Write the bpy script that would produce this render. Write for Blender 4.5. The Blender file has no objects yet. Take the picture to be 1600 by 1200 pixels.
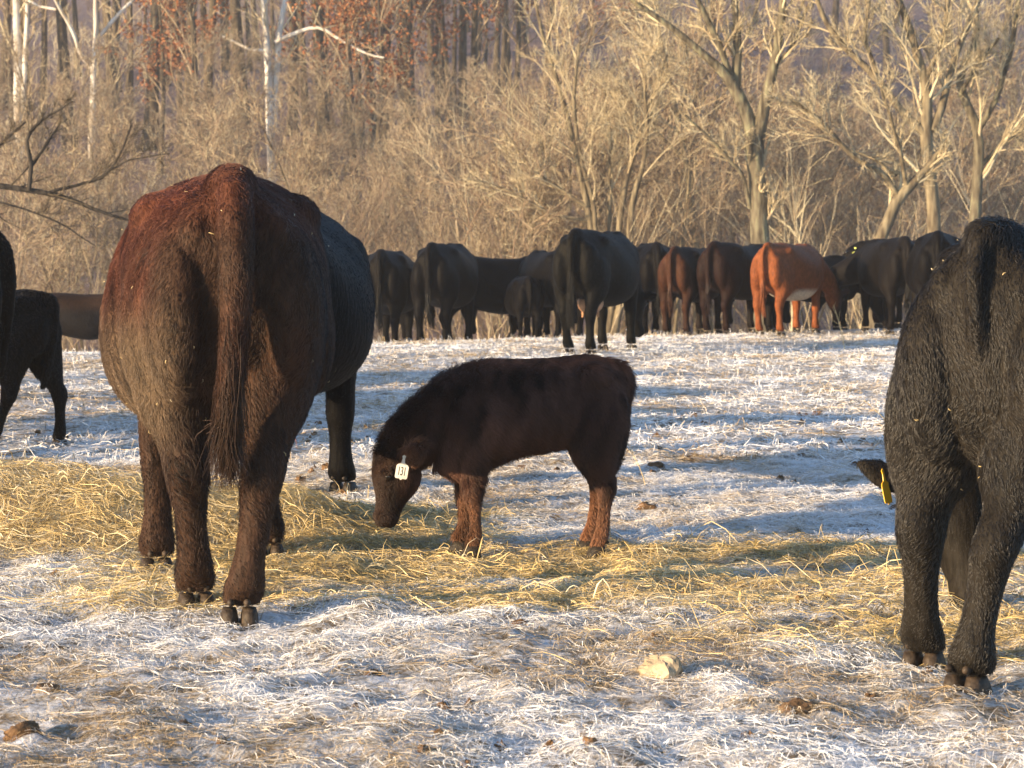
import bpy, math, random
import numpy as np
from mathutils import Vector, Matrix

# ------------------------------------------------------------------ camera
C = bpy.context.scene.collection
sc = bpy.context.scene
EYE = 1.26
FPX = 4000.0            # focal length in pixels of the 1600 px wide photograph
PITCH = math.atan(230 / FPX)
cam_d = bpy.data.cameras.new('camera')
cam = bpy.data.objects.new('camera', cam_d)
C.objects.link(cam)
cam.location = (0, 0, EYE)
cam.rotation_euler = (math.radians(90) - PITCH, 0, 0)
cam_d.sensor_width = 36
cam_d.lens = 36 * FPX / 1600
cam_d.clip_end = 2000
cam_d.dof.use_dof = True
cam_d.dof.focus_distance = 9.6
cam_d.dof.aperture_fstop = 11
sc.camera = cam

# ------------------------------------------------------------------ light
SUN_EL = math.radians(10.0)
SUN_AZ = math.radians(33.0)          # light travels to +x and a little away from the camera
to_sun = Vector((-math.cos(SUN_AZ) * math.cos(SUN_EL), -math.sin(SUN_AZ) * math.cos(SUN_EL), math.sin(SUN_EL)))
world = bpy.data.worlds.new('World')
sc.world = world
world.use_nodes = True
wn = world.node_tree
bg = wn.nodes['Background']
sky = wn.nodes.new('ShaderNodeTexSky')
sky.sky_type = 'NISHITA'
sky.sun_disc = False
sky.sun_elevation = SUN_EL
sky.sun_rotation = math.atan2(to_sun.x, to_sun.y)
sky.air_density = 1.0
sky.dust_density = 0.6
sky.ozone_density = 3.2
wn.links.new(sky.outputs[0], bg.inputs[0])
bg.inputs[1].default_value = 0.15
sun_d = bpy.data.lights.new('sun', 'SUN')
sun_d.energy = 5.0
sun_d.angle = math.radians(0.6)
sun_d.color = (1.0, 0.74, 0.45)
sun = bpy.data.objects.new('sun', sun_d)
C.objects.link(sun)
sun.rotation_euler = to_sun.to_track_quat('Z', 'Y').to_euler()
sc.view_settings.view_transform = 'Standard'
sc.view_settings.look = 'None'
sc.view_settings.gamma = 1
sc.view_settings.exposure = 1.08
sc.cycles.max_bounces = 5
sc.cycles.diffuse_bounces = 3
sc.cycles.glossy_bounces = 2
sc.cycles.transmission_bounces = 2
sc.cycles.volume_bounces = 0

rng = np.random.default_rng(7)

# ------------------------------------------------------------------ noise
def _h(ix, iy, seed):
    n = (ix.astype(np.int64) * 374761393 + iy.astype(np.int64) * 668265263 + seed * 974711) & 0xFFFFFFFF
    n = ((n ^ (n >> 13)) * 1274126177) & 0xFFFFFFFF
    n = n ^ (n >> 16)
    return (n & 0xFFFF) / 65535.0

def vnoise(x, y, seed=0):
    ix = np.floor(x); iy = np.floor(y)
    fx = x - ix; fy = y - iy
    fx = fx * fx * (3 - 2 * fx); fy = fy * fy * (3 - 2 * fy)
    a = _h(ix, iy, seed); b = _h(ix + 1, iy, seed)
    c = _h(ix, iy + 1, seed); d = _h(ix + 1, iy + 1, seed)
    return (a * (1 - fx) + b * fx) * (1 - fy) + (c * (1 - fx) + d * fx) * fy

def fbm(x, y, seed=0, octs=3):
    s = 0; a = 0.5; t = 0
    for k in range(octs):
        s = s + a * vnoise(x * 2 ** k, y * 2 ** k, seed + k * 17); t += a; a *= 0.5
    return s / t - 0.5

def sstep(a, b, x):
    t = np.clip((x - a) / (b - a), 0, 1)
    return t * t * (3 - 2 * t)

# ------------------------------------------------------------------ terrain
def base_h(x, y):
    x = np.asarray(x, float); y = np.asarray(y, float)
    d0 = np.clip(29.3 + 0.85 * x, 22, 38)
    k = np.clip(y - d0, 0, None)
    z = -0.006 * np.minimum(k, 16) ** 2 - 0.05 * np.clip(k - 16, 0, 14)
    floor = -2.4 + 0 * x
    z = np.maximum(z, floor)
    hill = 0.20 * np.clip(y - 66 - 3 * np.sin(x * 0.05), 0, None)
    z = z + np.where(y > 60, hill, 0) + sstep(60, 110, y) * 3.0 * fbm(x / 30, y / 30, 5)
    return z

def hay_mound(x, y):
    # long ridge of loose hay left, thinning to a strip on the right
    m = 0.25 * np.exp(-((y - 10.7) / 0.55) ** 2) * (0.55 + 0.45 * np.exp(-((x + 2.0) / 0.9) ** 2)) * sstep(-0.15, -1.0, x)
    m = m + 0.015 * np.exp(-((y - 10.6 + 0.35 * x) / 0.6) ** 2) * sstep(-0.9, -0.2, x) * sstep(2.2, 0.8, x)
    return m

def terrain(x, y, fine=True):
    z = base_h(x, y)
    near = sstep(36, 24, y)
    z = z + near * (0.05 * fbm(x / 1.3, y / 1.3, 11) + 0.10 * fbm(x / 4.0, y / 4.0, 12))
    z = z + 0.6 * hay_mound(x, y)
    if fine:
        z = z + sstep(30, 12, y) * (0.075 * fbm(x / 0.24, y / 0.24, 21, 3) + 0.05 * np.abs(fbm(x / 0.08, y / 0.08, 31, 2)))
        z = z + sstep(14, 30, y) * near * 0.07 * fbm(x / 0.5, y / 0.5, 22, 3)
    return z

def gz(x, y):
    return float(terrain(np.array([x]), np.array([y]), False)[0])

def W(px, py, d):
    """point at distance d seen at photo pixel (px, py)"""
    x = (px - 800) / FPX; z = (600 - py) / FPX
    cy, sy = math.cos(PITCH), math.sin(PITCH)
    fwd = cy + z * sy; up = -sy + z * cy
    return Vector((x * d / fwd, d, EYE + up * d / fwd))

# ------------------------------------------------------------------ mesh helpers
def new_mesh(name, V, loops, starts, totals, mats, smooth=True, attrs=None):
    me = bpy.data.meshes.new(name)
    V = np.ascontiguousarray(V, dtype=np.float32).reshape(-1, 3)
    me.vertices.add(len(V)); me.vertices.foreach_set('co', V.ravel())
    me.loops.add(len(loops)); me.loops.foreach_set('vertex_index', np.ascontiguousarray(loops, dtype=np.int32))
    me.polygons.add(len(starts))
    me.polygons.foreach_set('loop_start', np.ascontiguousarray(starts, dtype=np.int32))
    me.polygons.foreach_set('loop_total', np.ascontiguousarray(totals, dtype=np.int32))
    me.polygons.foreach_set('use_smooth', np.full(len(starts), smooth, dtype=bool))
    me.update(calc_edges=True)
    for m in mats:
        me.materials.append(m)
    if attrs:
        for k, a in attrs.items():
            a = np.ascontiguousarray(a, dtype=np.float32)
            if a.ndim == 1:
                at = me.attributes.new(k, 'FLOAT', 'POINT'); at.data.foreach_set('value', a)
            else:
                at = me.attributes.new(k, 'FLOAT_COLOR', 'POINT')
                if a.shape[1] == 3:
                    a = np.concatenate([a, np.ones((len(a), 1), np.float32)], 1)
                at.data.foreach_set('color', a.ravel())
    return me

def quad_mesh(name, V, Q, mats, smooth=True, attrs=None):
    Q = np.asarray(Q).reshape(-1, 4)
    n = len(Q)
    return new_mesh(name, V, Q.ravel(), np.arange(n) * 4, np.full(n, 4), mats, smooth, attrs)

def link(name, me, parent=None, **props):
    o = bpy.data.objects.new(name, me)
    C.objects.link(o)
    if parent is not None:
        o.parent = parent
    for k, v in props.items():
        if v is not None:
            o[k] = v
    return o

def empty(name, loc, rotz=0.0, scale=1.0, **props):
    o = bpy.data.objects.new(name, None)
    C.objects.link(o)
    o.empty_display_size = 0.2
    o.location = loc; o.rotation_euler = (0, 0, rotz); o.scale = (scale,) * 3
    for k, v in props.items():
        if v is not None:
            o[k] = v
    return o

def norm(a):
    return a / np.maximum(np.linalg.norm(a, axis=-1, keepdims=True), 1e-9)

def tube_arrays(P, R, S=3):
    """P (N,K,3), R (N,K) -> verts, quads"""
    N, K, _ = P.shape
    T = np.empty_like(P)
    T[:, 1:-1] = P[:, 2:] - P[:, :-2]; T[:, 0] = P[:, 1] - P[:, 0]; T[:, -1] = P[:, -1] - P[:, -2]
    T = norm(T)
    mean = norm(P[:, -1] - P[:, 0])
    ref = np.where(np.abs(mean[:, 2:3]) > 0.8, np.array([[1.0, 0.2, 0]]), np.array([[0, 0, 1.0]]))[:, None, :]
    U = norm(np.cross(T, np.broadcast_to(ref, T.shape))); Vv = np.cross(T, U)
    a = np.arange(S) * 2 * math.pi / S
    ring = U[:, :, None, :] * np.cos(a)[None, None, :, None] + Vv[:, :, None, :] * np.sin(a)[None, None, :, None]
    V = P[:, :, None, :] + ring * R[:, :, None, None]
    idx = np.arange(N * K * S).reshape(N, K, S)
    nx = np.roll(idx, -1, axis=2)
    Q = np.stack([idx[:, :-1], idx[:, 1:], nx[:, 1:], nx[:, :-1]], axis=-1).reshape(-1, 4)
    return V.reshape(-1, 3), Q

class Geo:
    def __init__(s): s.V = []; s.Q = []; s.A = []; s.n = 0
    def add(s, V, Q, a=0.5):
        s.V.append(V); s.Q.append(Q + s.n); s.n += len(V)
        s.A.append(np.full(len(V), a) if np.isscalar(a) else a)
    def tubes(s, P, R, S=3, a=0.5):
        if len(P):
            V, Q = tube_arrays(P, R, S)
            if not np.isscalar(a): a = np.repeat(a, P.shape[1] * S)
            s.add(V, Q, a)
    def mesh(s, name, mats, smooth=True):
        return quad_mesh(name, np.concatenate(s.V), np.concatenate(s.Q), mats, smooth, {'rnd': np.concatenate(s.A)})

def ribbons(P, Wd, roll=None):
    """flat tapering strips"""
    N, K, _ = P.shape
    T = np.empty_like(P)
    T[:, 1:-1] = P[:, 2:] - P[:, :-2]; T[:, 0] = P[:, 1] - P[:, 0]; T[:, -1] = P[:, -1] - P[:, -2]
    T = norm(T)
    if roll is None: roll = rng.normal(size=(N, 3)) * 0.6 + np.array([0, 0, 1.0])
    U = norm(np.cross(T, norm(roll)[:, None, :] + 0 * T))
    V = np.stack([P - U * Wd[:, :, None] / 2, P + U * Wd[:, :, None] / 2], axis=2)
    idx = np.arange(N * K * 2).reshape(N, K, 2)
    Q = np.stack([idx[:, :-1, 0], idx[:, :-1, 1], idx[:, 1:, 1], idx[:, 1:, 0]], axis=-1).reshape(-1, 4)
    return V.reshape(-1, 3), Q

# ------------------------------------------------------------------ materials
def mat(name):
    m = bpy.data.materials.new(name); m.use_nodes = True
    nt = m.node_tree
    b = nt.nodes['Principled BSDF']
    return m, nt, b

def node(nt, t, **kw):
    n = nt.nodes.new(t)
    for k, v in kw.items():
        if k.startswith('i_'):
            n.inputs[k[2:]].default_value = v
        else:
            setattr(n, k, v)
    return n

def ramp(nt, fac, stops):
    r = nt.nodes.new('ShaderNodeValToRGB')
    e = r.color_ramp.elements
    while len(e) < len(stops): e.new(0.5)
    for el, (p, c) in zip(e, stops):
        el.position = p; el.color = (*c, 1)
    nt.links.new(fac, r.inputs[0])
    return r.outputs[0]

def simple_mat(name, col, rough=0.6, spec=0.4, noise=0.0, scale=20.0, bump=0.0, coords='Object'):
    m, nt, b = mat(name)
    b.inputs['Roughness'].default_value = rough
    b.inputs['Specular IOR Level'].default_value = spec
    b.inputs['Base Color'].default_value = (*col, 1)
    if noise or bump:
        tc = node(nt, 'ShaderNodeTexCoord')
        n = node(nt, 'ShaderNodeTexNoise'); n.inputs['Scale'].default_value = scale; n.inputs['Detail'].default_value = 6
        nt.links.new(tc.outputs[coords], n.inputs['Vector'])
        if noise:
            lo = tuple(max(0, c * (1 - noise)) for c in col); hi = tuple(min(1, c * (1 + noise)) for c in col)
            nt.links.new(ramp(nt, n.outputs[0], [(0.3, lo), (0.7, hi)]), b.inputs['Base Color'])
        if bump:
            bp = node(nt, 'ShaderNodeBump'); bp.inputs['Strength'].default_value = bump; bp.inputs['Distance'].default_value = 0.02
            nt.links.new(n.outputs[0], bp.inputs['Height']); nt.links.new(bp.outputs[0], b.inputs['Normal'])
    return m

def strand_mat(name, stops, rough=0.6, spec=0.3, trans=0.0):
    m, nt, b = mat(name)
    at = node(nt, 'ShaderNodeAttribute'); at.attribute_name = 'rnd'
    nt.links.new(ramp(nt, at.outputs['Fac'], stops), b.inputs['Base Color'])
    b.inputs['Roughness'].default_value = rough
    b.inputs['Specular IOR Level'].default_value = spec
    return m

def bark_mat(name, lo, hi, scale=6.0, third=None):
    m, nt, b = mat(name)
    tc = node(nt, 'ShaderNodeTexCoord')
    mp = node(nt, 'ShaderNodeMapping'); mp.inputs['Scale'].default_value = (scale, scale, scale * 0.22)
    n = node(nt, 'ShaderNodeTexNoise'); n.inputs['Scale'].default_value = 2.5; n.inputs['Detail'].default_value = 8
    nt.links.new(tc.outputs['Object'], mp.inputs[0]); nt.links.new(mp.outputs[0], n.inputs['Vector'])
    st = [(0.35, lo), (0.65, hi)] if third is None else [(0.33, lo), (0.52, hi), (0.66, third)]
    nt.links.new(ramp(nt, n.outputs[0], st), b.inputs['Base Color'])
    bp = node(nt, 'ShaderNodeBump'); bp.inputs['Strength'].default_value = 0.7; bp.inputs['Distance'].default_value = 0.05
    nt.links.new(n.outputs[0], bp.inputs['Height']); nt.links.new(bp.outputs[0], b.inputs['Normal'])
    b.inputs['Roughness'].default_value = 0.85
    b.inputs['Specular IOR Level'].default_value = 0.15
    return m

M = {}
M['frost'] = strand_mat('frosted_straw', [(0.0, (0.20, 0.13, 0.06)), (0.22, (0.42, 0.31, 0.17)), (0.42, (0.58, 0.48, 0.34)), (0.62, (0.78, 0.76, 0.74)), (1.0, (0.90, 0.92, 0.95))], 0.6, 0.3)
M['hay'] = strand_mat('hay_straw', [(0.0, (0.15, 0.11, 0.05)), (0.25, (0.38, 0.29, 0.12)), (0.5, (0.66, 0.49, 0.21)), (0.8, (0.80, 0.63, 0.33)), (1.0, (0.88, 0.78, 0.54))], 0.45, 0.45)
M['bark'] = bark_mat('grey_bark', (0.05, 0.042, 0.030), (0.17, 0.145, 0.10), 5, (0.25, 0.24, 0.15))
M['bark_dark'] = bark_mat('dark_bark', (0.045, 0.035, 0.025), (0.15, 0.12, 0.08), 4)
M['bark_white'] = bark_mat('white_sycamore_bark', (0.50, 0.42, 0.32), (0.86, 0.84, 0.78), 1.2)
M['bark_black'] = bark_mat('black_branch_bark', (0.015, 0.013, 0.012), (0.07, 0.06, 0.05), 6)
M['bark_pale'] = bark_mat('pale_yellow_bark', (0.09, 0.07, 0.048), (0.30, 0.25, 0.16), 4)
M['twig'] = strand_mat('twig_bark', [(0.0, (0.115, 0.08, 0.06)), (0.4, (0.29, 0.21, 0.145)), (0.75, (0.47, 0.375, 0.25)), (1.0, (0.74, 0.66, 0.45))], 0.8, 0.1)
M['twig_pale'] = strand_mat('pale_twig_bark', [(0.0, (0.24, 0.17, 0.11)), (0.5, (0.50, 0.41, 0.26)), (1.0, (0.74, 0.66, 0.45))], 0.8, 0.1)
M['leaf'] = strand_mat('dead_oak_leaf', [(0.0, (0.13, 0.05, 0.025)), (0.5, (0.30, 0.11, 0.045)), (1.0, (0.45, 0.20, 0.08))], 0.7, 0.2)
M['hoof'] = simple_mat('hoof_horn', (0.055, 0.038, 0.025), 0.6, 0.3, 0.7, 30, 0.4)
M['hoof_dark'] = simple_mat('dark_hoof_horn', (0.035, 0.027, 0.02), 0.6, 0.3, 0.5, 30, 0.4)
M['eye'] = simple_mat('eye', (0.008, 0.006, 0.005), 0.08, 0.8)
M['tag_white'] = simple_mat('white_tag_plastic', (0.66, 0.65, 0.60), 0.45, 0.4, 0.2, 14)
M['tag_yellow'] = simple_mat('yellow_tag_plastic', (0.85, 0.48, 0.02), 0.35, 0.4)
M['tag_green'] = simple_mat('yellow_green_tag_plastic', (0.75, 0.85, 0.10), 0.35, 0.4)
M['ink'] = simple_mat('black_marker_ink', (0.015, 0.015, 0.015), 0.5, 0.3)
M['rock'] = simple_mat('limestone', (0.42, 0.335, 0.225), 0.9, 0.1, 0.55, 12, 1.0)
M['udder'] = simple_mat('udder_skin', (0.55, 0.30, 0.16), 0.6, 0.3, 0.3, 12, 0.3)
M['dung'] = simple_mat('brown_clod', (0.16, 0.095, 0.05), 0.9, 0.15, 0.6, 25, 1.0)

def ground_mat():
    m, nt, b = mat('frosted_pasture')
    L = nt.links.new
    tc = node(nt, 'ShaderNodeTexCoord')
    sp = node(nt, 'ShaderNodeSeparateXYZ'); L(tc.outputs['Object'], sp.inputs[0])
    def nz(scale, det=8, rough=0.6, vec=None):
        n = node(nt, 'ShaderNodeTexNoise'); n.inputs['Scale'].default_value = scale; n.inputs['Detail'].default_value = det; n.inputs['Roughness'].default_value = rough
        L(vec or tc.outputs['Object'], n.inputs['Vector']); return n.outputs[0]
    big = nz(0.9, 5); mid = nz(6, 8, 0.7); fine = nz(40, 6, 0.7)
    mx = node(nt, 'ShaderNodeMath', operation='MULTIPLY_ADD'); L(mid, mx.inputs[0]); mx.inputs[1].default_value = 0.6
    m2 = node(nt, 'ShaderNodeMath', operation='MULTIPLY'); L(fine, m2.inputs[0]); m2.inputs[1].default_value = 0.4
    L(m2.outputs[0], mx.inputs[2])
    frost = ramp(nt, mx.outputs[0], [(0.36, (0.10, 0.066, 0.038)), (0.44, (0.26, 0.20, 0.13)), (0.50, (0.52, 0.49, 0.45)), (0.60, (0.82, 0.83, 0.86))])
    hill = ramp(nt, mid, [(0.35, (0.12, 0.08, 0.07)), (0.55, (0.25, 0.18, 0.165)), (0.7, (0.40, 0.34, 0.33))])
    rg = node(nt, 'ShaderNodeMapRange'); rg.inputs['From Min'].default_value = 38; rg.inputs['From Max'].default_value = 50
    L(sp.outputs['Y'], rg.inputs['Value'])
    mc = node(nt, 'ShaderNodeMix', data_type='RGBA'); L(rg.outputs[0], mc.inputs['Factor']); L(frost, mc.inputs['A']); L(hill, mc.inputs['B'])
    L(mc.outputs['Result'], b.inputs['Base Color'])
    bp = node(nt, 'ShaderNodeBump'); bp.inputs['Strength'].default_value = 0.8; bp.inputs['Distance'].default_value = 0.03
    L(mx.outputs[0], bp.inputs['Height']); L(bp.outputs[0], b.inputs['Normal'])
    b.inputs['Roughness'].default_value = 0.85; b.inputs['Specular IOR Level'].default_value = 0.15
    return m
M['ground'] = ground_mat()

def coat_mat(name, fur=False):
    m, nt, b = mat(name)
    L = nt.links.new
    at = node(nt, 'ShaderNodeAttribute'); at.attribute_name = 'col'
    if not fur:
        tc = node(nt, 'ShaderNodeTexCoord')
        mp = node(nt, 'ShaderNodeMapping'); mp.inputs['Scale'].default_value = (30, 30, 9)
        n = node(nt, 'ShaderNodeTexNoise'); n.inputs['Scale'].default_value = 1.6; n.inputs['Detail'].default_value = 6
        L(tc.outputs['Object'], mp.inputs[0]); L(mp.outputs[0], n.inputs['Vector'])
        mr = node(nt, 'ShaderNodeMapRange'); mr.inputs['From Min'].default_value = 0.3; mr.inputs['From Max'].default_value = 0.7
        mr.inputs['To Min'].default_value = 0.6; mr.inputs['To Max'].default_value = 1.45
        L(n.outputs[0], mr.inputs['Value'])
        v = node(nt, 'ShaderNodeVectorMath', operation='SCALE'); L(at.outputs['Color'], v.inputs[0]); L(mr.outputs[0], v.inputs['Scale'])
        L(v.outputs[0], b.inputs['Base Color'])
        bp = node(nt, 'ShaderNodeBump'); bp.inputs['Strength'].default_value = 0.6; bp.inputs['Distance'].default_value = 0.012
        L(n.outputs[0], bp.inputs['Height']); L(bp.outputs[0], b.inputs['Normal'])
        b.inputs['Roughness'].default_value = 0.55
        b.inputs['Specular IOR Level'].default_value = 0.06
    else:
        L(at.outputs['Color'], b.inputs['Base Color'])
        b.inputs['Roughness'].default_value = 0.42
        b.inputs['Specular IOR Level'].default_value = 0.22
    return m
M['coat'] = coat_mat('coat'); M['fur'] = coat_mat('coat_hair', True); M['fur_gloss'] = coat_mat('glossy_coat_hair', True)
M['fur_gloss'].node_tree.nodes['Principled BSDF'].inputs['Roughness'].default_value = 0.36
M['fur_gloss'].node_tree.nodes['Principled BSDF'].inputs['Specular IOR Level'].default_value = 0.5

# ------------------------------------------------------------------ ground
def spaced(a, b, step, grow, lim):
    out = [a]; s = step
    while out[-1] < b:
        out.append(out[-1] + s); s = min(s * grow, lim)
    return out

def build_ground():
    xs = spaced(5.0, 260, 0.05, 1.10, 12)
    xs = [-v for v in reversed(xs[1:])] + list(np.arange(-5.0, 5.001, 0.03)) + xs[1:]
    ys = [-v for v in reversed(spaced(0, 60, 0.4, 1.3, 10)[1:])] + list(np.arange(0, 5.0, 0.25)) + list(np.arange(5.0, 14, 0.028)) + list(np.arange(14, 40, 0.10)) + spaced(40, 420, 0.4, 1.03, 5)
    xs = np.array(sorted(set(np.round(xs, 4)))); ys = np.array(sorted(set(np.round(ys, 4))))
    X, Y = np.meshgrid(xs, ys)
    Z = terrain(X, Y)
    V = np.stack([X, Y, Z], -1).reshape(-1, 3)
    ny, nx = X.shape
    i = np.arange(ny * nx).reshape(ny, nx)
    Q = np.stack([i[:-1, :-1], i[:-1, 1:], i[1:, 1:], i[1:, :-1]], -1).reshape(-1, 4)
    me = quad_mesh('ground', V, Q, [M['ground']])
    link('ground', me, kind='structure', label='frosted pasture dropping behind a crest to a wooded hillside')
build_ground()

def strands(n, x0, x1, y0, y1, L0, L1, w0, w1, lift, K=4, dens=None, zoff=0.0, flat=0.15, curl=0.5, extra=None):
    """random lying stalks; returns P (N,K,3), W (N,K)"""
    # sample inside the wedge the pasture shows
    y = np.sqrt(rng.uniform(y0 ** 2, y1 ** 2, n))
    f = rng.uniform(-1, 1, n)
    x = f * (0.215 * y + 0.25) if x0 is None else rng.uniform(x0, x1, n)
    if dens is not None:
        keep = rng.random(n) < dens(x, y)
        x, y = x[keep], y[keep]; n = len(x)
    L = rng.uniform(L0, L1, n) * rng.uniform(0.5, 1.0, n)
    a = rng.uniform(0, 2 * math.pi, n); c = rng.normal(0, curl, n)
    up = np.minimum(np.abs(rng.normal(0, lift, n)), 0.10 / np.maximum(L, 0.02))
    tip = rng.random(n) < 0.3
    t = np.linspace(0, 1, K)
    P = np.zeros((n, K, 3))
    ang = a[:, None] + c[:, None] * (t[None, :] - 0.5)
    dx = np.cos(ang) * L[:, None] / (K - 1); dy = np.sin(ang) * L[:, None] / (K - 1)
    P[:, :, 0] = x[:, None] + np.cumsum(dx, 1); P[:, :, 1] = y[:, None] + np.cumsum(dy, 1)
    g = terrain(P[:, :, 0], P[:, :, 1])
    arch = np.where(tip[:, None], t[None, :] ** 1.3, 4 * t * (1 - t))
    P[:, :, 2] = g + 0.004 + zoff + arch * (up * L)[:, None] + rng.uniform(0, flat, n)[:, None] * 0.1
    if extra is not None: P[:, :, 2] += extra(P[:, :, 0], P[:, :, 1]) * rng.random(n)[:, None]
    Wd = rng.uniform(w0, w1, n)[:, None] * np.array([0.8] + [1.0] * (K - 2) + [0.35])[None, :]
    return P, Wd

def frost_value(x, y, n):
    p = fbm(x / 0.55, y / 0.75, 41, 3) + 0.5 * fbm(x / 0.12, y / 0.12, 45, 2)
    return np.clip(0.62 + 1.3 * p + rng.normal(0, 0.20, n), 0, 1)

def hay_density(x, y):
    left = sstep(9.75, 10.05, y) * sstep(11.9, 11.3, y) * sstep(0.1, -0.6, x)
    yc = 9.35 - 0.12 * x
    wv = 0.35 * fbm(x / 0.5, x * 0 + 3.3, 61)
    strip = sstep(1.25, 0.75, np.abs(y - yc + wv)) * sstep(-1.9, -1.0, x)
    low = sstep(7.2, 7.9, y) * sstep(0.1, 0.8, x) * sstep(9.6, 9.1, y) * 1.1
    patch = np.clip(0.55 + 2.2 * fbm(x / 0.45, y / 0.45, 63), 0.05, 1)
    return np.clip(np.maximum(left * 1.3, np.maximum(strip, low) * patch), 0, 1)

def build_grass():
    V = []; Q = []; A = []; n0 = 0
    specs = [
        (300000, 5.5, 14.5, 0.02, 0.13, 0.0009, 0.0020, 0.03, 0.28),
        (170000, 5.5, 14.5, 0.008, 0.028, 0.0010, 0.0022, 0.45, 0.15),
        (110000, 14.0, 33.0, 0.05, 0.20, 0.003, 0.006, 0.07, 0.35),
        (50000, 14.0, 34.0, 0.02, 0.08, 0.003, 0.006, 0.6, 0.3),
    ]
    for (n, y0, y1, L0, L1, w0, w1, lift, curl) in specs:
        P, Wd = strands(n, None, None, y0, y1, L0, L1, w0, w1, lift, curl=curl,
                        dens=lambda x, y: (1 - 0.75 * hay_density(x, y)) * np.clip(0.72 + 2.4 * fbm(x / 0.33, y / 0.45, 91, 3), 0.2, 1))
        v, q = ribbons(P, Wd)
        V.append(v); Q.append(q + n0); n0 += len(v)
        fv = frost_value(P[:, 0, 0], P[:, 0, 1], len(P))
        A.append(np.repeat(fv, P.shape[1] * 2))
    me = quad_mesh('frosted_grass', np.concatenate(V), np.concatenate(Q), [M['frost']], True, {'rnd': np.concatenate(A)})
    link('frosted_grass', me, kind='stuff', category='grass', label='white frosted grass and straw stubble covering the pasture')
build_grass()

def build_hay():
    V = []; Q = []; A = []; n0 = 0
    mound = lambda x, y: 0.55 * hay_mound(x, y) + 0.012
    for (n, L0, L1, w0, w1, lift, zo) in [(240000, 0.04, 0.24, 0.0012, 0.0027, 0.03, 0.0), (3500, 0.10, 0.30, 0.0016, 0.003, 0.30, 0.0), (22000, 0.03, 0.10, 0.002, 0.004, 0.3, 0.0)]:
        P, Wd = strands(n, -3.2, 2.6, 7.2, 12.0, L0, L1, w0, w1, lift, K=5, dens=hay_density, zoff=zo, extra=mound, curl=0.55)
        v, q = ribbons(P, Wd)
        V.append(v); Q.append(q + n0); n0 += len(v)
        g = fbm(P[:, 0, 0] / 0.3, P[:, 0, 1] / 0.3, 71)
        fv = np.clip(0.58 + 0.7 * g + rng.normal(0, 0.2, len(P)) + 0.12 * (P[:, 0, 0] < -0.8), 0, 1)
        A.append(np.repeat(fv, P.shape[1] * 2))
    me = quad_mesh('hay', np.concatenate(V), np.concatenate(Q), [M['hay']], True, {'rnd': np.concatenate(A)})
    link('hay', me, kind='stuff', category='hay', label='loose yellow hay strewn in a ridge where the cattle feed')
build_hay()

# ------------------------------------------------------------------ cattle
def ring_pts(c, u, v, ru, rup, rdn, nu=2.0, nd=2.0, S=24):
    a = np.arange(S) * 2 * math.pi / S
    ca, sa = np.cos(a), np.sin(a)
    e = np.where(sa >= 0, 2 / nu, 2 / nd)
    cu = np.sign(ca) * np.abs(ca) ** e; sv = np.sign(sa) * np.abs(sa) ** e
    rv = np.where(sa >= 0, rup, rdn)
    return np.asarray(c)[None] + np.outer(cu * ru, u) + np.outer(sv * rv, v)

class Solid:
    def __init__(s): s.V = []; s.F = []; s.n = 0
    def loft(s, rings):
        rings = np.array(rings); K, S, _ = rings.shape
        c0 = rings[0].mean(0); c1 = rings[-1].mean(0)
        V = np.concatenate([rings.reshape(-1, 3), [c0, c1]])
        # make outward winding consistent
        d = c1 - c0
        nrm = np.cross(rings[0][1] - c0, rings[0][S // 4 + 1] - c0)
        flip = np.dot(nrm, d) < 0
        b = s.n
        for k in range(K - 1):
            for j in range(S):
                q = [b + k * S + j, b + k * S + (j + 1) % S, b + (k + 1) * S + (j + 1) % S, b + (k + 1) * S + j]
                s.F.append(q[::-1] if flip else q)
        for j in range(S):
            q = [b + K * S, b + (j + 1) % S, b + j]; s.F.append(q[::-1] if flip else q)
            q = [b + K * S + 1, b + (K - 1) * S + j, b + (K - 1) * S + (j + 1) % S]; s.F.append(q[::-1] if flip else q)
        s.V.append(V); s.n += len(V)
    def ball(s, c, r, S=16, K=10, rot=None):
        rings = []
        for k in range(K):
            ph = -math.pi / 2 + math.pi * (k + 0.5) / K
            a = np.arange(S) * 2 * math.pi / S
            p = np.stack([r[0] * math.cos(ph) * np.cos(a), r[1] * math.cos(ph) * np.sin(a), np.full(S, r[2] * math.sin(ph))], -1)
            if rot is not None: p = p @ rot.T
            rings.append(p + np.asarray(c))
        s.loft(rings)
    def path(s, pts, radii, S=12, side=(0, 1, 0)):
        """pts list of 3-vectors, radii list of (r_side, r_up)"""
        P = np.array(pts, float)
        T = np.gradient(P, axis=0); T = norm(T)
        rings = []
        sd = np.array(side, float)
        for p, t, r in zip(P, T, radii):
            s2 = sd - t * np.dot(sd, t); s2 = s2 / np.linalg.norm(s2)
            up = np.cross(t, s2)
            rings.append(ring_pts(p, s2, up, r[0], r[1], r[1] if len(r) < 3 else r[2], S=S))
        s.loft(rings)
    def mesh(s, name, mats=(), smooth=True):
        me = bpy.data.meshes.new(name)
        me.from_pydata(np.concatenate(s.V).tolist(), [], s.F)
        for m in mats: me.materials.append(m)
        me.polygons.foreach_set('use_smooth', [smooth] * len(me.polygons))
        me.update()
        return me

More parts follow.
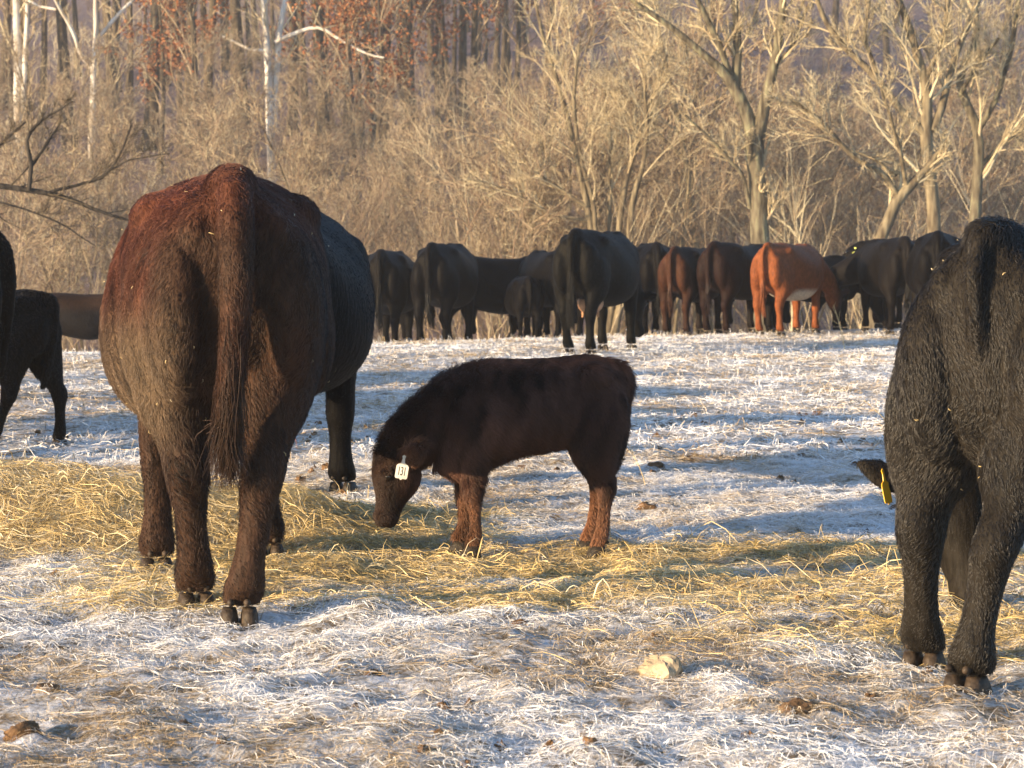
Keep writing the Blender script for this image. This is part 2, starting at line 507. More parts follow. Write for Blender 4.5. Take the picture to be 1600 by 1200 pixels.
def interp_sections(sec, n):
    sec = np.array(sec, float); x = sec[:, 0]
    # smooth (catmull-like) resampling through cosine of index
    t = np.linspace(0, len(sec) - 1, n)
    out = []
    for tt in t:
        i = int(min(math.floor(tt), len(sec) - 2)); f = tt - i
        p0 = sec[max(i - 1, 0)]; p1 = sec[i]; p2 = sec[i + 1]; p3 = sec[min(i + 2, len(sec) - 1)]
        out.append(0.5 * ((2 * p1) + (-p0 + p2) * f + (2 * p0 - 5 * p1 + 4 * p2 - p3) * f ** 2 + (-p0 + 3 * p1 - 3 * p2 + p3) * f ** 3))
    return np.array(out)

# trunk sections: x, ztop, zbot, zwide, halfwidth, exponent up, exponent down
ADULT = [
    (-0.90, 1.17, 0.92, 1.04, 0.07, 2, 2),
    (-0.86, 1.27, 0.78, 1.02, 0.19, 1.9, 2.2),
    (-0.76, 1.32, 0.68, 1.00, 0.262, 1.6, 2.4),
    (-0.58, 1.34, 0.62, 1.02, 0.300, 1.9, 2.4),
    (-0.38, 1.345, 0.58, 1.05, 0.325, 2.2, 2.3),
    (-0.12, 1.325, 0.52, 0.88, 0.385, 2.0, 2.4),
    (0.15, 1.305, 0.49, 0.82, 0.405, 1.95, 2.4),
    (0.40, 1.31, 0.52, 0.88, 0.36, 2.0, 2.3),
    (0.60, 1.325, 0.56, 0.92, 0.29, 1.9, 2.3),
    (0.76, 1.28, 0.60, 0.95, 0.23, 1.9, 2.2),
    (0.90, 1.16, 0.68, 0.95, 0.13, 2, 2),
]
CALF = [   # scaled by 1/0.575 into adult units
    (-0.67, 1.12, 0.98, 1.05, 0.05, 2, 2),
    (-0.63, 1.24, 0.88, 1.05, 0.13, 1.9, 2.1),
    (-0.54, 1.325, 0.80, 1.05, 0.185, 1.8, 2.2),
    (-0.40, 1.355, 0.765, 1.03, 0.205, 1.9, 2.2),
    (-0.20, 1.325, 0.745, 1.00, 0.205, 2.0, 2.2),
    (0.02, 1.305, 0.71, 0.95, 0.225, 2.0, 2.2),
    (0.22, 1.295, 0.64, 0.93, 0.21, 1.9, 2.2),
    (0.38, 1.28, 0.53, 0.93, 0.18, 1.8, 2.2),
    (0.50, 1.16, 0.52, 0.88, 0.15, 1.9, 2.1),
    (0.62, 0.98, 0.58, 0.80, 0.08, 2, 2),
]
# leg sections: z, cx, cy, rx, ry  (cx relative to the hip / shoulder)
HIND = [(1.14, -0.02, .12, .20, .10), (1.02, -0.02, .145, .245, .135), (0.88, -0.01, .160, .235, .145), (0.74, 0.0, .172, .195, .135), (0.62, -0.035, .178, .140, .105),
        (0.54, -0.095, .178, .092, .068), (0.48, -0.135, .175, .080, .060), (0.42, -0.145, .172, .070, .058), (0.35, -0.135, .170, .050, .047), (0.25, -0.12, .168, .043, .042), (0.17, -0.11, .165, .047, .047), (0.115, -0.09, .165, .058, .058), (0.085, -0.07, .165, .052, .056), (0.062, -0.055, .165, .050, .053)]
FORE = [(1.05, 0.02, .13, .16, .07), (0.92, 0.02, .15, .165, .095), (0.78, 0.0, .162, .130, .090), (0.66, -0.01, .165, .095, .075), (0.54, -0.01, .162, .073, .062),
        (0.44, 0.0, .158, .062, .058), (0.37, 0.0, .155, .056, .056), (0.27, -0.01, .155, .042, .043), (0.17, -0.01, .155, .046, .047), (0.115, 0.0, .155, .056, .056), (0.085, 0.01, .155, .051, .055), (0.062, 0.02, .155, .049, .052)]

def claw_mesh(mt, k=1.0):
    s = Solid()
    for sy in (-1, 1):
        rings = []
        for (z, x0, x1, w) in [(0.0, -0.055, 0.085, 0.030), (0.03, -0.052, 0.075, 0.030), (0.06, -0.048, 0.055, 0.028), (0.085, -0.042, 0.038, 0.022)]:
            cx = (x0 + x1) / 2; rx = (x1 - x0) / 2
            rings.append(ring_pts((cx, sy * 0.032, z), np.array([1, 0, 0]), np.array([0, 1, 0]), rx, w, w, 2.6, 2.6, S=14))
        s.loft(rings)
        s.ball((-0.058, sy * 0.026, 0.112), (0.015, 0.012, 0.013), 8, 6)
    return s.mesh('hoof', [mt])

def finish(me_in, voxel, smooth_it):
    tmp = bpy.data.objects.new('tmp', me_in); C.objects.link(tmp)
    r = tmp.modifiers.new('r', 'REMESH'); r.mode = 'VOXEL'; r.voxel_size = voxel; r.adaptivity = 0
    sm = tmp.modifiers.new('s', 'SMOOTH'); sm.factor = 0.5; sm.iterations = smooth_it
    dg = bpy.context.evaluated_depsgraph_get(); dg.update()
    me = bpy.data.meshes.new_from_object(tmp.evaluated_get(dg))
    bpy.data.objects.remove(tmp); bpy.data.meshes.remove(me_in)
    me.polygons.foreach_set('use_smooth', [True] * len(me.polygons))
    return me

def n3(P, f, s):
    """smooth noise in about -1..1 sampled on three skewed planes"""
    x, y, z = P[:, 0] * f, P[:, 1] * f, P[:, 2] * f
    k = int(abs(s) * 97) % 9973
    a = vnoise(0.61 * x + 0.33 * y + 40.1 + k, 0.74 * z - 0.29 * y + 0.2 * x + 11.7, k)
    b = vnoise(0.66 * y - 0.35 * z + 23.9 + k, 0.58 * x + 0.43 * z + 71.3, k + 5)
    c = vnoise(0.59 * z + 0.41 * x + 57.7 + k, 0.69 * y + 0.31 * x + 19.9, k + 9)
    return np.clip((a + b + c - 1.5) * 1.35, -1, 1)

def cow(name, label, loc, heading, col, sections=ADULT, scale=1.0, feet=None, poll=(1.28, 0.0, 0.62), muzzle=(1.50, 0.0, 0.13),
        headyaw=0.0, voxel=0.022, smooth_it=5, hair=0, hair_len=0.022, tail=None, switch=True, belly=1.0, leg=1.0, cat='cow', group=None,
        tag=None, hipx=-0.60, shx=0.62, hsize=1.0, hoofmat='hoof_dark', width=1.0, extra=None, seed=1, tail_r=1.0, neck_up=0.0, hang_z=0.42, ear_droop=-0.15, ear_back=0.0, fluff=1.0, furm='fur', earcol=None, hoofk=0.86, ear_k=1.0, hair_w=1.0, legcol=None, z0=None, neckctl=None):
    lr = np.random.default_rng(seed)
    z = gz(*loc) if z0 is None else z0
    root = empty(name, (loc[0], loc[1], z), math.radians(90 - heading), scale, label=label, category=cat, group=group)
    s = Solid()
    secs = interp_sections(sections, 30)
    rings = []
    for (x, zt, zb, zw, hw, nu, nd) in secs:
        b = 1 + (belly - 1) * math.exp(-((x - 0.12) / 0.38) ** 2)
        rings.append(ring_pts((x, 0, zw), np.array([0, 1.0, 0]), np.array([0, 0, 1.0]), hw * b * width, zt - zw, (zw - zb) * (1 + (b - 1) * 0.5), nu, nd, S=32))
    s.loft(rings)
    # hip bones, pin bones, shoulder points
    w = width
    if sections is ADULT:
        for sy in (-1, 1):
            s.ball((hipx + 0.15, sy * 0.205 * w, 1.205), (0.13, 0.092, 0.085))
            s.ball((hipx - 0.235, sy * 0.115, 1.16), (0.062, 0.05, 0.065))
            s.ball((shx - 0.06, sy * 0.215 * w, 0.98), (0.17, 0.09, 0.22))
            s.ball((shx - 0.12, sy * 0.06, 1.27), (0.16, 0.05, 0.07))
        for sy in (-1, 1):
            s.ball((hipx - 0.145, sy * 0.16 * w, 0.93), (0.19, 0.11, 0.27))
            s.ball((hipx + 0.05, sy * 0.235 * w, 0.86), (0.17, 0.085, 0.20))
        s.ball((hipx - 0.15, 0, 1.305), (0.15, 0.075, 0.062))
        s.ball((shx + 0.16, 0, 0.66), (0.15, 0.10, 0.14))
    else:
        for sy in (-1, 1):
            s.ball((shx - 0.08, sy * 0.13, 0.96), (0.13, 0.07, 0.20))
            s.ball((hipx - 0.06, sy * 0.13, 0.98), (0.15, 0.08, 0.20))
            s.ball((hipx + 0.02, sy * 0.13, 1.22), (0.12, 0.08, 0.08))
    fs = dict(HL=(0, 0), HR=(0, 0), FL=(0, 0), FR=(0, 0)); fs.update(feet or {})
    for key, (dx, dy) in fs.items():
        sy = 1 if key[1] == 'L' else -1
        base = HIND if key[0] == 'H' else FORE
        ox = hipx if key[0] == 'H' else shx
        rings = []
        sl = interp_sections(base, 26)
        for (zz, cx, cy, rx, ry) in sl:
            f = 1 - sstep(0.0, 1.0, np.clip(zz / 1.0, 0, 1)) if False else float(np.clip(1 - zz / 0.98, 0, 1)) ** 0.85
            lk = leg if zz < 0.6 else 1 + (leg - 1) * max(0, (0.9 - zz) / 0.3)
            wd = 1.0 if sections is ADULT else (0.80 if zz > 0.5 else 0.95)
            rx2 = rx * lk * (1.0 if sections is ADULT else (0.70 if zz > 0.55 else 0.78))
            cxx = cx if sections is ADULT or key[0] == 'F' else cx * 0.62
            rings.append(ring_pts((ox + cxx + dx * f, sy * cy * wd + dy * f, zz), np.array([1.0, 0, 0]), np.array([0, 1.0, 0]), rx2, ry * lk * wd, ry * lk * wd, 2.2, 2.2, S=20))
        s.loft(rings)
        last = sl[-1]
        hm = claw_mesh(M[hoofmat])
        ho = link('hoof', hm, root)
        ho.location = (ox + last[1] * (1.0 if sections is ADULT or key[0] == 'F' else 0.62) + dx - 0.005, sy * last[2] * (1.0 if sections is ADULT else 0.95) + dy, -0.022)
        ho.scale = (leg * hoofk, leg * hoofk, leg * hoofk * 0.92)
        ho.rotation_euler = (0, 0, sy * 0.08)
    # neck
    P0 = np.array([shx - 0.14, 0, 1.02]); P3 = np.array(poll, float); Mz = np.array(muzzle, float)
    if sections is not ADULT: P0 = np.array([shx - 0.10, 0, 0.98])
    ctl = np.array([shx + 0.30, poll[1] * 0.25, 1.00 + neck_up]) if neckctl is None else np.array(neckctl)
    ts = np.linspace(0, 1, 9)
    npth = [(1 - t) ** 2 * P0 + 2 * t * (1 - t) * ctl + t * t * P3 for t in ts]
    if sections is ADULT: nr = [(0.20 * (1 - t) + 0.105 * t, 0.29 * (1 - t) ** 1.2 + 0.125 * t ** .7 + 0.02) for t in ts]
    else: nr = [(0.14 * (1 - t) + 0.10 * t, 0.235 * (1 - t) ** 1.1 + 0.135 * t ** .7 + 0.02) for t in ts]
    ya = math.radians(headyaw)
    side = np.array([-math.sin(ya), math.cos(ya), 0])
    s.path(npth, nr, S=20, side=side)
    # head
    D = Mz - P3; HL = np.linalg.norm(D); Dn = D / HL
    sd = side - Dn * np.dot(side, Dn); sd /= np.linalg.norm(sd); up = np.cross(Dn, sd)    # up = forehead side
    k = hsize
    prof = [(-0.10, .060, .050, 0), (-0.03, .095, .095, 0), (0.10, .118, .120, -.005), (0.28, .122, .128, -.015), (0.45, .100, .115, -.018), (0.62, .074, .085, -.010), (0.78, .066, .070, -.004), (0.90, .078, .070, 0), (0.98, .070, .058, 0), (1.03, .045, .038, 0)]
    hp = interp_sections(prof, 18)
    rings = [ring_pts(P3 + Dn * HL * t + up * o * k, sd, up, a * k, b * k, b * k * 1.05, 2.3, 2.2, S=20) for (t, a, b, o) in hp]
    s.loft(rings)
    for sy in (-1, 1):
        s.ball(P3 + Dn * HL * 0.27 + sd * sy * 0.100 * k + up * 0.055 * k, (0.035 * k,) * 3, 10, 8)   # brow
    s.ball(P3 + up * 0.07 * k - Dn * 0.01, (0.06 * k, 0.06 * k, 0.05 * k), 10, 8)
    # ears
    earp = {}
    for sy in (-1, 1):
        b0 = P3 + Dn * 0.05 * k + sd * sy * 0.085 * k + up * 0.01
        ed = norm(sd * sy * 0.93 - Dn * 0.30 + up * (-0.05) + np.array([-ear_back, 0, ear_droop]))
        wv = norm(Dn - ed * np.dot(Dn, ed)); tv = np.cross(ed, wv)
        th = max(0.018, voxel * 1.15)
        rr = []
        for (t, wd_) in [(0, .022), (.2, .038), (.45, .056), (.7, .050), (.88, .030), (1.0, .012)]:
            rr.append(ring_pts(b0 + ed * t * 0.21 * k * ear_k, wv, tv, wd_ * k * ear_k, th, th, S=14))
        s.loft(rr)
        earp[sy] = (b0 + ed * 0.11 * k, ed, wv, tv, th)
    # tail
    tb = sections[0][0] if sections is ADULT else sections[0][0]
    tz = 1.31
    tr = 0.034 * tail_r
    if tail is None:
        tail = [(0, 0), (0, 0), (0, 0)]
    hz = hang_z
    zs = [tz, tz - 0.03, tz - 0.10, 1.05, 0.90, 0.75, 0.62, max(hz + 0.06, 0.50)]
    if hz > 0.6: zs[6] = 0.92; zs[5] = 0.96; zs[4] = 1.0
    xo = [0.14, 0.0, -0.05, -0.07, -0.06, -0.045, -0.02, 0.0] if sections is ADULT else [0.14, 0.02, -0.01, 0.0, 0.02, 0.05, 0.08, 0.12]
    pts = []; rad = []
    for i, (zz, xx) in enumerate(zip(zs, xo)):
        f = max(0, (tz - zz) / (tz - 0.5))
        ddx = tail[0][0] * f; ddy = tail[0][1] * f + 0.012 * math.sin(i * 1.3) * f
        pts.append((tb + xx + ddx, ddy, zz)); rad.append((tr * (1.25 - 0.35 * f), tr * (1.15 - 0.35 * f)))
    s.path(pts, rad, S=12)
    if extra == 'sheath':
        s.path([(0.32, 0, 0.56), (0.31, 0, 0.50), (0.30, 0, 0.44)], [(0.07, 0.09), (0.05, 0.06), (0.03, 0.035)], S=12)
    me = finish(s.mesh('body'), voxel, smooth_it)
    nv = len(me.vertices)
    co = np.empty(nv * 3, np.float32); me.vertices.foreach_get('co', co); co = co.reshape(-1, 3)
    # shallow muscle undulation so the coat is not perfectly smooth
    nr_ = np.empty(nv * 3, np.float32); me.vertices.foreach_get('normal', nr_); nr_ = nr_.reshape(-1, 3)
    amp = sstep(0.35, 0.7, co[:, 2])
    co2 = co + nr_ * (amp * (0.006 * n3(co, 6.5, seed) + 0.012 * n3(co, 3.4, seed + 2)))[:, None]
    me.vertices.foreach_set('co', co2.ravel().astype(np.float32))
    colr = col(co2, lr)
    def eart(Pq, cq):
        if earcol is None: return cq
        for (ec, ed_, wv_, tv_, th_) in earp.values():
            f = sstep(0.12, 0.07, np.linalg.norm(Pq - (ec + ed_ * 0.04), axis=1))[:, None] * sstep(0.0, 0.05, (Pq - ec + ed_ * 0.11 * k) @ ed_)[:, None]
            cq = cq * (1 - f) + np.array([earcol]) * f
        return cq
    colr = eart(co2, colr)
    at = me.attributes.new('col', 'FLOAT_COLOR', 'POINT')
    at.data.foreach_set('color', np.concatenate([colr * 0.85, np.ones((nv, 1))], 1).astype(np.float32).ravel())
    me.materials.clear(); me.materials.append(M['coat'])
    me.update()
    link('body', me, root)
    # eyes
    for sy in (-1, 1):
        e = Solid(); e.ball(P3 + Dn * HL * 0.30 + sd * sy * 0.118 * k + up * 0.050 * k, (0.021 * k,) * 3, 12, 8)
        link('eye', e.mesh('eye', [M['eye']]), root)
    # hair
    if hair:
        me.calc_loop_triangles()
        nt_ = len(me.loop_triangles)
        tri = np.empty(nt_ * 3, np.int32); me.loop_triangles.foreach_get('vertices', tri); tri = tri.reshape(-1, 3)
        A, B, Cc = co2[tri[:, 0]], co2[tri[:, 1]], co2[tri[:, 2]]
        area = np.linalg.norm(np.cross(B - A, Cc - A), axis=1)
        pick = lr.choice(nt_, hair, p=area / area.sum())
        u = lr.random(hair); v = lr.random(hair); f = u + v > 1; u[f] = 1 - u[f]; v[f] = 1 - v[f]
        R = A[pick] + (B - A)[pick] * u[:, None] + (Cc - A)[pick] * v[:, None]
        nrm = norm(np.cross(B - A, Cc - A))[pick]
        # outward check using vertex normals
        me.vertices.foreach_get('normal', nr_.reshape(-1)); vn = nr_.reshape(-1, 3)[tri[pick, 0]]
        nrm *= np.sign((nrm * vn).sum(1) + 1e-9)[:, None]
        flow = np.tile(np.array([[-0.55, 0.0, -0.85]]), (hair, 1))
        flow[:, 0] += 0.62 * n3(R, 5.0, seed + 3) + 0.36 * n3(R, 17, seed + 5)
        flow[:, 1] += 0.62 * n3(R, 4.3, seed + 9) + 0.36 * n3(R, 19, seed + 6)
        cl = 0.3 * np.stack([n3(R, 55, 1.1), n3(R, 60, 2.2), n3(R, 50, 3.3)], -1)
        flow = flow + cl + lr.normal(0, 0.22, (hair, 3))
        tan = norm(flow - nrm * (flow * nrm).sum(1)[:, None])
        L = hair_len * (0.65 + 0.6 * lr.random(hair)) * (0.55 + 0.45 * sstep(0.25, 0.7, R[:, 2]))
        L *= 1 + 0.5 * np.clip(n3(R, 7, seed + 1), -0.6, 1)
        headd = np.linalg.norm(R - (P3 + Mz) / 2, axis=1)
        L *= 0.45 + 0.55 * sstep(0.2, 0.45, headd)
        lift = (0.35 + 0.25 * lr.random(hair)) * fluff
        mane = sstep(0.35, 0.5, R[:, 0]) * sstep(0.15, 0.6, nrm[:, 2]) * (fluff > 1)
        L = L * (1 + 0.7 * mane); lift = lift * (1 + 0.8 * mane)
        d1 = norm(tan + nrm * lift[:, None]); d2 = norm(tan + nrm * (lift * 0.25)[:, None] + np.array([0, 0, -0.15]))
        p0 = R - nrm * 0.002; p1 = p0 + d1 * (L * 0.5)[:, None]; p2 = p1 + d2 * (L * 0.5)[:, None]
        PP = np.stack([p0, p1, p2], 1)
        cc = eart(R, col(R, lr)) * (0.7 + 0.6 * lr.random(hair))[:, None] * np.clip(1 + 0.55 * n3(R * np.array([[1, 1, 0.35]]), 34, 4.4) + 0.35 * n3(R, 9, seed + 4.4), 0.2, 2.2)[:, None]
        hair_curves('coat_hair', PP, np.array([0.00075, 0.0006, 0.00012]) * hair_w / scale, cc, root, furm)
    if switch:
        ns = 900 if hair else 60
        end = np.array(pts[-1])
        start_i = lr.integers(4, 8, ns)
        base = np.array(pts)[start_i] + lr.normal(0, 0.012, (ns, 3))
        endp = end + np.stack([lr.normal(-0.01, 0.022, ns), lr.normal(0.0, 0.026, ns), -lr.uniform(0.0, 1.0, ns) * (end[2] - hz + 0.16)], -1)
        K = 7
        t = np.linspace(0, 1, K)
        PP = base[:, None, :] * (1 - t)[None, :, None] + endp[:, None, :] * t[None, :, None]
        wob = lr.uniform(0, 6, ns)
        PP[:, :, 1] += 0.018 * np.sin(t[None, :] * 5 + wob[:, None]) * t[None, :]
        PP[:, :, 0] -= 0.02 * np.sin(t[None, :] * 3.1)
        wr = 0.0014 if hair else 0.006
        rr = wr * np.array([1, 1.2, 1.2, 1.1, .9, .6, .2])
        scol = np.clip(col(base * np.array([[1, 1, 0.4]]), lr) * 0.9, 0.010, 1)
        G = Geo(); G.tubes(PP, np.tile(rr, (ns, 1)), 3)
        Vv = np.concatenate(G.V); Qq = np.concatenate(G.Q)
        m2 = quad_mesh('tail_switch', Vv, Qq, [M['fur']], True, {'col': np.repeat(scol, K * 3, axis=0)})
        link('tail_switch', m2, root)
    if extra in ('udder', 'udder_pale'):
        u_ = Solid(); u_.ball((-0.28, 0, 0.55), (0.17, 0.14, 0.13))
        for sx in (-1, 1):
            for sy in (-1, 1): u_.path([(-0.28 + sx * .07, sy * .06, 0.47), (-0.28 + sx * .07, sy * .065, 0.39)], [(0.018, 0.018), (0.012, 0.012)], S=8)
        link('udder', u_.mesh('udder', [M['udder']]), root)
    if extra == 'sheath':
        ns = 120
        b0 = np.array([0.30, 0, 0.46]) + lr.normal(0, 0.012, (ns, 3))
        t = np.linspace(0, 1, 4)
        e0 = b0 + np.stack([lr.normal(0, .02, ns), lr.normal(0, .02, ns), -lr.uniform(.06, .20, ns)], -1)
        PP = b0[:, None] * (1 - t)[None, :, None] + e0[:, None] * t[None, :, None]
        G = Geo(); G.tubes(PP, np.tile(0.0022 * np.array([1, 1, .8, .2]), (ns, 1)), 3)
        link('belly_tuft', quad_mesh('belly_tuft', np.concatenate(G.V), np.concatenate(G.Q), [M['fur']], True, {'col': np.tile([[0.45, 0.16, 0.08]], (ns * 12, 1))}), root)
    if tag:
        sy, mname, text = tag
        c, ed, wv, tv, th = earp[sy]
        make_tag(root, c, ed, wv, tv, th, mname, text, k, sections is not ADULT)
    return root, earp

def make_tag(root, c, ed, wv, tv, th, mname, text, k, calf, tilt=0.0):
    # plate hanging from the ear: local X across, local Y down
    down = norm(wv * 0.95 + ed * 0.25)
    nrm_ = tv if np.dot(tv, np.array([1, 0, 0])) > 0 else -tv
    return down, nrm_

def hair_curves(name, PP, radii, cols, parent, furm='fur'):
    n, K, _ = PP.shape
    hc = bpy.data.hair_curves.new(name)
    hc.add_curves([K] * n)
    hc.points.foreach_set('position', np.ascontiguousarray(PP, dtype=np.float32).ravel())
    hc.points.foreach_set('radius', np.tile(radii, n).astype(np.float32))
    at = hc.attributes.new('col', 'FLOAT_COLOR', 'CURVE')
    at.data.foreach_set('color', np.concatenate([cols, np.ones((n, 1))], 1).astype(np.float32).ravel())
    hc.materials.append(M[furm])
    return link(name, hc, parent)

def ear_tag(root, centre, right, down, mname, text, w=0.052, h=0.07):
    """flat tag as a child of the animal; given in the animal's own coordinates"""
    right = norm(np.array(right, float)); down = np.array(down, float); down = norm(down - right * np.dot(right, down))
    nrm_ = np.cross(right, -down)
    out = [(-.5, .30), (-.5, .92), (-.42, 1), (-.12, 1), (-.06, 1.06), (.06, 1.06), (.12, 1), (.42, 1), (.5, .92), (.5, .30), (.40, .20), (.16, .12), (.10, -.15), (.16, -.28), (0, -.36), (-.16, -.28), (-.10, -.15), (-.16, .12), (-.40, .20)]
    V = []
    for s_ in (0.0015, -0.0015):
        for (a, b) in out:
            V.append(np.array(centre) + right * a * w + down * b * h + nrm_ * s_)
    n = len(out)
    F = [list(range(n)), list(range(2 * n - 1, n - 1, -1))] + [[i, i + n, (i + 1) % n + n, (i + 1) % n] for i in range(n)]
    me = bpy.data.meshes.new('ear_tag'); me.from_pydata([tuple(v) for v in V], [], F); me.materials.append(M[mname]); me.update()
    t = link('ear_tag', me, root)
    if text:
        cu = bpy.data.curves.new('tag_number', 'FONT'); cu.body = text; cu.size = h * 0.56; cu.align_x = 'CENTER'; cu.align_y = 'CENTER'; cu.offset = 0.0004; cu.space_character = 0.95
        tmp = bpy.data.objects.new('tmp', cu); C.objects.link(tmp)
        dg = bpy.context.evaluated_depsgraph_get(); dg.update()
        tm = bpy.data.meshes.new_from_object(tmp.evaluated_get(dg)); bpy.data.objects.remove(tmp)
        tm.name = 'tag_number'
        tm.materials.clear(); tm.materials.append(M['ink'])
        o = link('tag_number', tm, t)
        mw = Matrix.Identity(4)
        for i in range(3):
            mw[i][0] = right[i] * 0.62; mw[i][1] = -down[i] * 1.25; mw[i][2] = nrm_[i]
            mw[i][3] = centre[i] + down[i] * h * 0.6 + nrm_[i] * 0.003
        tm.transform(mw)
    return t

def flat_col(rgb, var=0.25, points=None):
    rgb = np.array(rgb)
    def f(P, lr):
        v = 1 + var * n3(P, 5, 2.2)
        return rgb[None] * v[:, None]
    return f

BLACK = (0.0045, 0.0038, 0.0038)

def col_brown(P, lr):
    """near brown cow: red back and left flank, dark legs"""
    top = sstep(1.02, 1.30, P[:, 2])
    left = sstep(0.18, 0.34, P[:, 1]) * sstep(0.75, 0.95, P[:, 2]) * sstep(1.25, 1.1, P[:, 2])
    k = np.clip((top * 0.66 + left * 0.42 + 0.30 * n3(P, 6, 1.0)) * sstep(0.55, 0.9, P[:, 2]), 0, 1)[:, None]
    tan_ = (sstep(0.45, 0.62, P[:, 2]) * sstep(1.02, 0.80, P[:, 2]) * sstep(0.1, 0.25, P[:, 1]))[:, None]  # lighter tan on the left side, its sunlight put into the coat colour
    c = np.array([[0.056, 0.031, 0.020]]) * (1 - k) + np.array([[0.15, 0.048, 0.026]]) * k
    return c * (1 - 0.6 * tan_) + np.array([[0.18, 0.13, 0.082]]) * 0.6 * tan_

def col_calf(P, lr):
    legs = sstep(0.50, 0.28, P[:, 2])[:, None] * sstep(0.72, 0.62, P[:, 0])[:, None]
    top = sstep(1.24, 1.33, P[:, 2])[:, None]  # mask for the reddish sun rim painted along the back
    c = np.array([[0.098, 0.050, 0.036]]) * (1 + 0.25 * n3(P, 5, 2))[:, None]
    c = c * (1 - legs) + np.array([[0.21, 0.10, 0.055]]) * legs
    hd = (sstep(0.78, 0.92, P[:, 0]) * sstep(0.9, 0.7, P[:, 2]))[:, None]  # dark face, with the shade over the head put into its colour too
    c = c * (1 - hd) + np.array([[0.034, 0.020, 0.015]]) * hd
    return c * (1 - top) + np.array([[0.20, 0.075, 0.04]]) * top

def col_red(P, lr):
    belly = (sstep(0.70, 0.60, P[:, 2]) * sstep(-0.38, -0.2, P[:, 0]) * sstep(0.46, 0.30, P[:, 0]))[:, None]
    face = sstep(1.15, 1.3, P[:, 0])[:, None]
    c = np.array([[0.235, 0.075, 0.029]]) * (1 + 0.15 * n3(P, 5, 2))[:, None]
    c = c * (1 - belly * 0.9) + np.array([[0.75, 0.66, 0.52]]) * belly * 0.9
    return c * (1 - face) + np.array([[0.03, 0.02, 0.018]]) * face

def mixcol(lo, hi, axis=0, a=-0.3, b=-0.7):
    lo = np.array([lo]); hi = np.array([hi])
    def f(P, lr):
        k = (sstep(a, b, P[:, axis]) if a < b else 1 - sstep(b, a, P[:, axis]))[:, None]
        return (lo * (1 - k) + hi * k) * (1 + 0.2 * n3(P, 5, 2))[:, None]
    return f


# near brown cow, seen from behind
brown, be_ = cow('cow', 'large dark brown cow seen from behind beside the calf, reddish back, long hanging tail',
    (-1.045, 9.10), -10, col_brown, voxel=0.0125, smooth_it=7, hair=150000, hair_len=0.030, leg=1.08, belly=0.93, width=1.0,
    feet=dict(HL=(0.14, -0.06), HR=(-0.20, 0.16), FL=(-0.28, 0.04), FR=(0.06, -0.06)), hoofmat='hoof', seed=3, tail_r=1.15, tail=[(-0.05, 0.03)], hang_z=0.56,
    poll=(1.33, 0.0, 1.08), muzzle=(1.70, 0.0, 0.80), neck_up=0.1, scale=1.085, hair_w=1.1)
# black bull behind it
cow('bull', 'big black bull standing half hidden behind the large dark brown cow',
    (-1.14, 11.93), 10, flat_col((0.005, 0.0046, 0.005)), voxel=0.018, hair=40000, hair_len=0.016, scale=1.07, width=1.10, leg=1.2, extra='sheath', seed=5, cat='bull',
    feet=dict(FR=(0.1, 0.0), FL=(-0.1, 0.0)), poll=(1.30, 0.35, 0.66), muzzle=(1.45, 0.45, 0.2), switch=True, hair_w=1.5)
# calf
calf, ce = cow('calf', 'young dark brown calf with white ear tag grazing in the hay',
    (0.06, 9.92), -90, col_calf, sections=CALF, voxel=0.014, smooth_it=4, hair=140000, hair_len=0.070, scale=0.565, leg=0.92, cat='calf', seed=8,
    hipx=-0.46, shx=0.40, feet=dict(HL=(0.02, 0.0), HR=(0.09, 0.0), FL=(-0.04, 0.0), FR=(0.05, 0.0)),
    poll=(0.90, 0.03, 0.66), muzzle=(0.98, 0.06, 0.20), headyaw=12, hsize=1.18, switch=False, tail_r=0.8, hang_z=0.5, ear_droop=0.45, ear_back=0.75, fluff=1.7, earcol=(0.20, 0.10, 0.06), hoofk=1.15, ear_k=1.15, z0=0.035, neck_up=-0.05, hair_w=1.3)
c_, ed_, wv_, tv_, th_ = ce[1]
ear_tag(calf, c_ + np.array([0.03, 0.055, -0.02]), (-1, 0.10, -0.15), (-0.25, 0.15, -1), 'tag_white', '131', 0.085, 0.12)
# right cow
rc, re_ = cow('cow', 'black cow standing close at the right edge of the picture with its head lowered',
    (1.68, 7.62), 30, flat_col((0.023, 0.0195, 0.0155), 0.35), voxel=0.0135, smooth_it=6, hair=170000, hair_len=0.026, scale=0.958, leg=1.18, width=0.98, furm='fur_gloss', seed=13,
    feet=dict(HL=(0.14, 0.13), HR=(-0.20, 0.20), FL=(-0.22, 0.02), FR=(0.05, 0)), poll=(0.80, 0.74, 0.47), muzzle=(0.62, 0.53, 0.0), headyaw=30, hsize=1.12, ear_droop=0.35, hair_w=1.1, neckctl=(1.20, 0.20, 0.85),
    tail=[(0.14, 0.0)], tail_r=0.55, hang_z=0.80, hoofmat='hoof', switch=False)
c_, ed_, wv_, tv_, th_ = re_[1]
ear_tag(rc, c_ + np.array([-0.045, -0.01, 0.0]), (0.88, -0.10, 0.0), (0.15, -0.25, -1), 'tag_yellow', None, 0.055, 0.09)

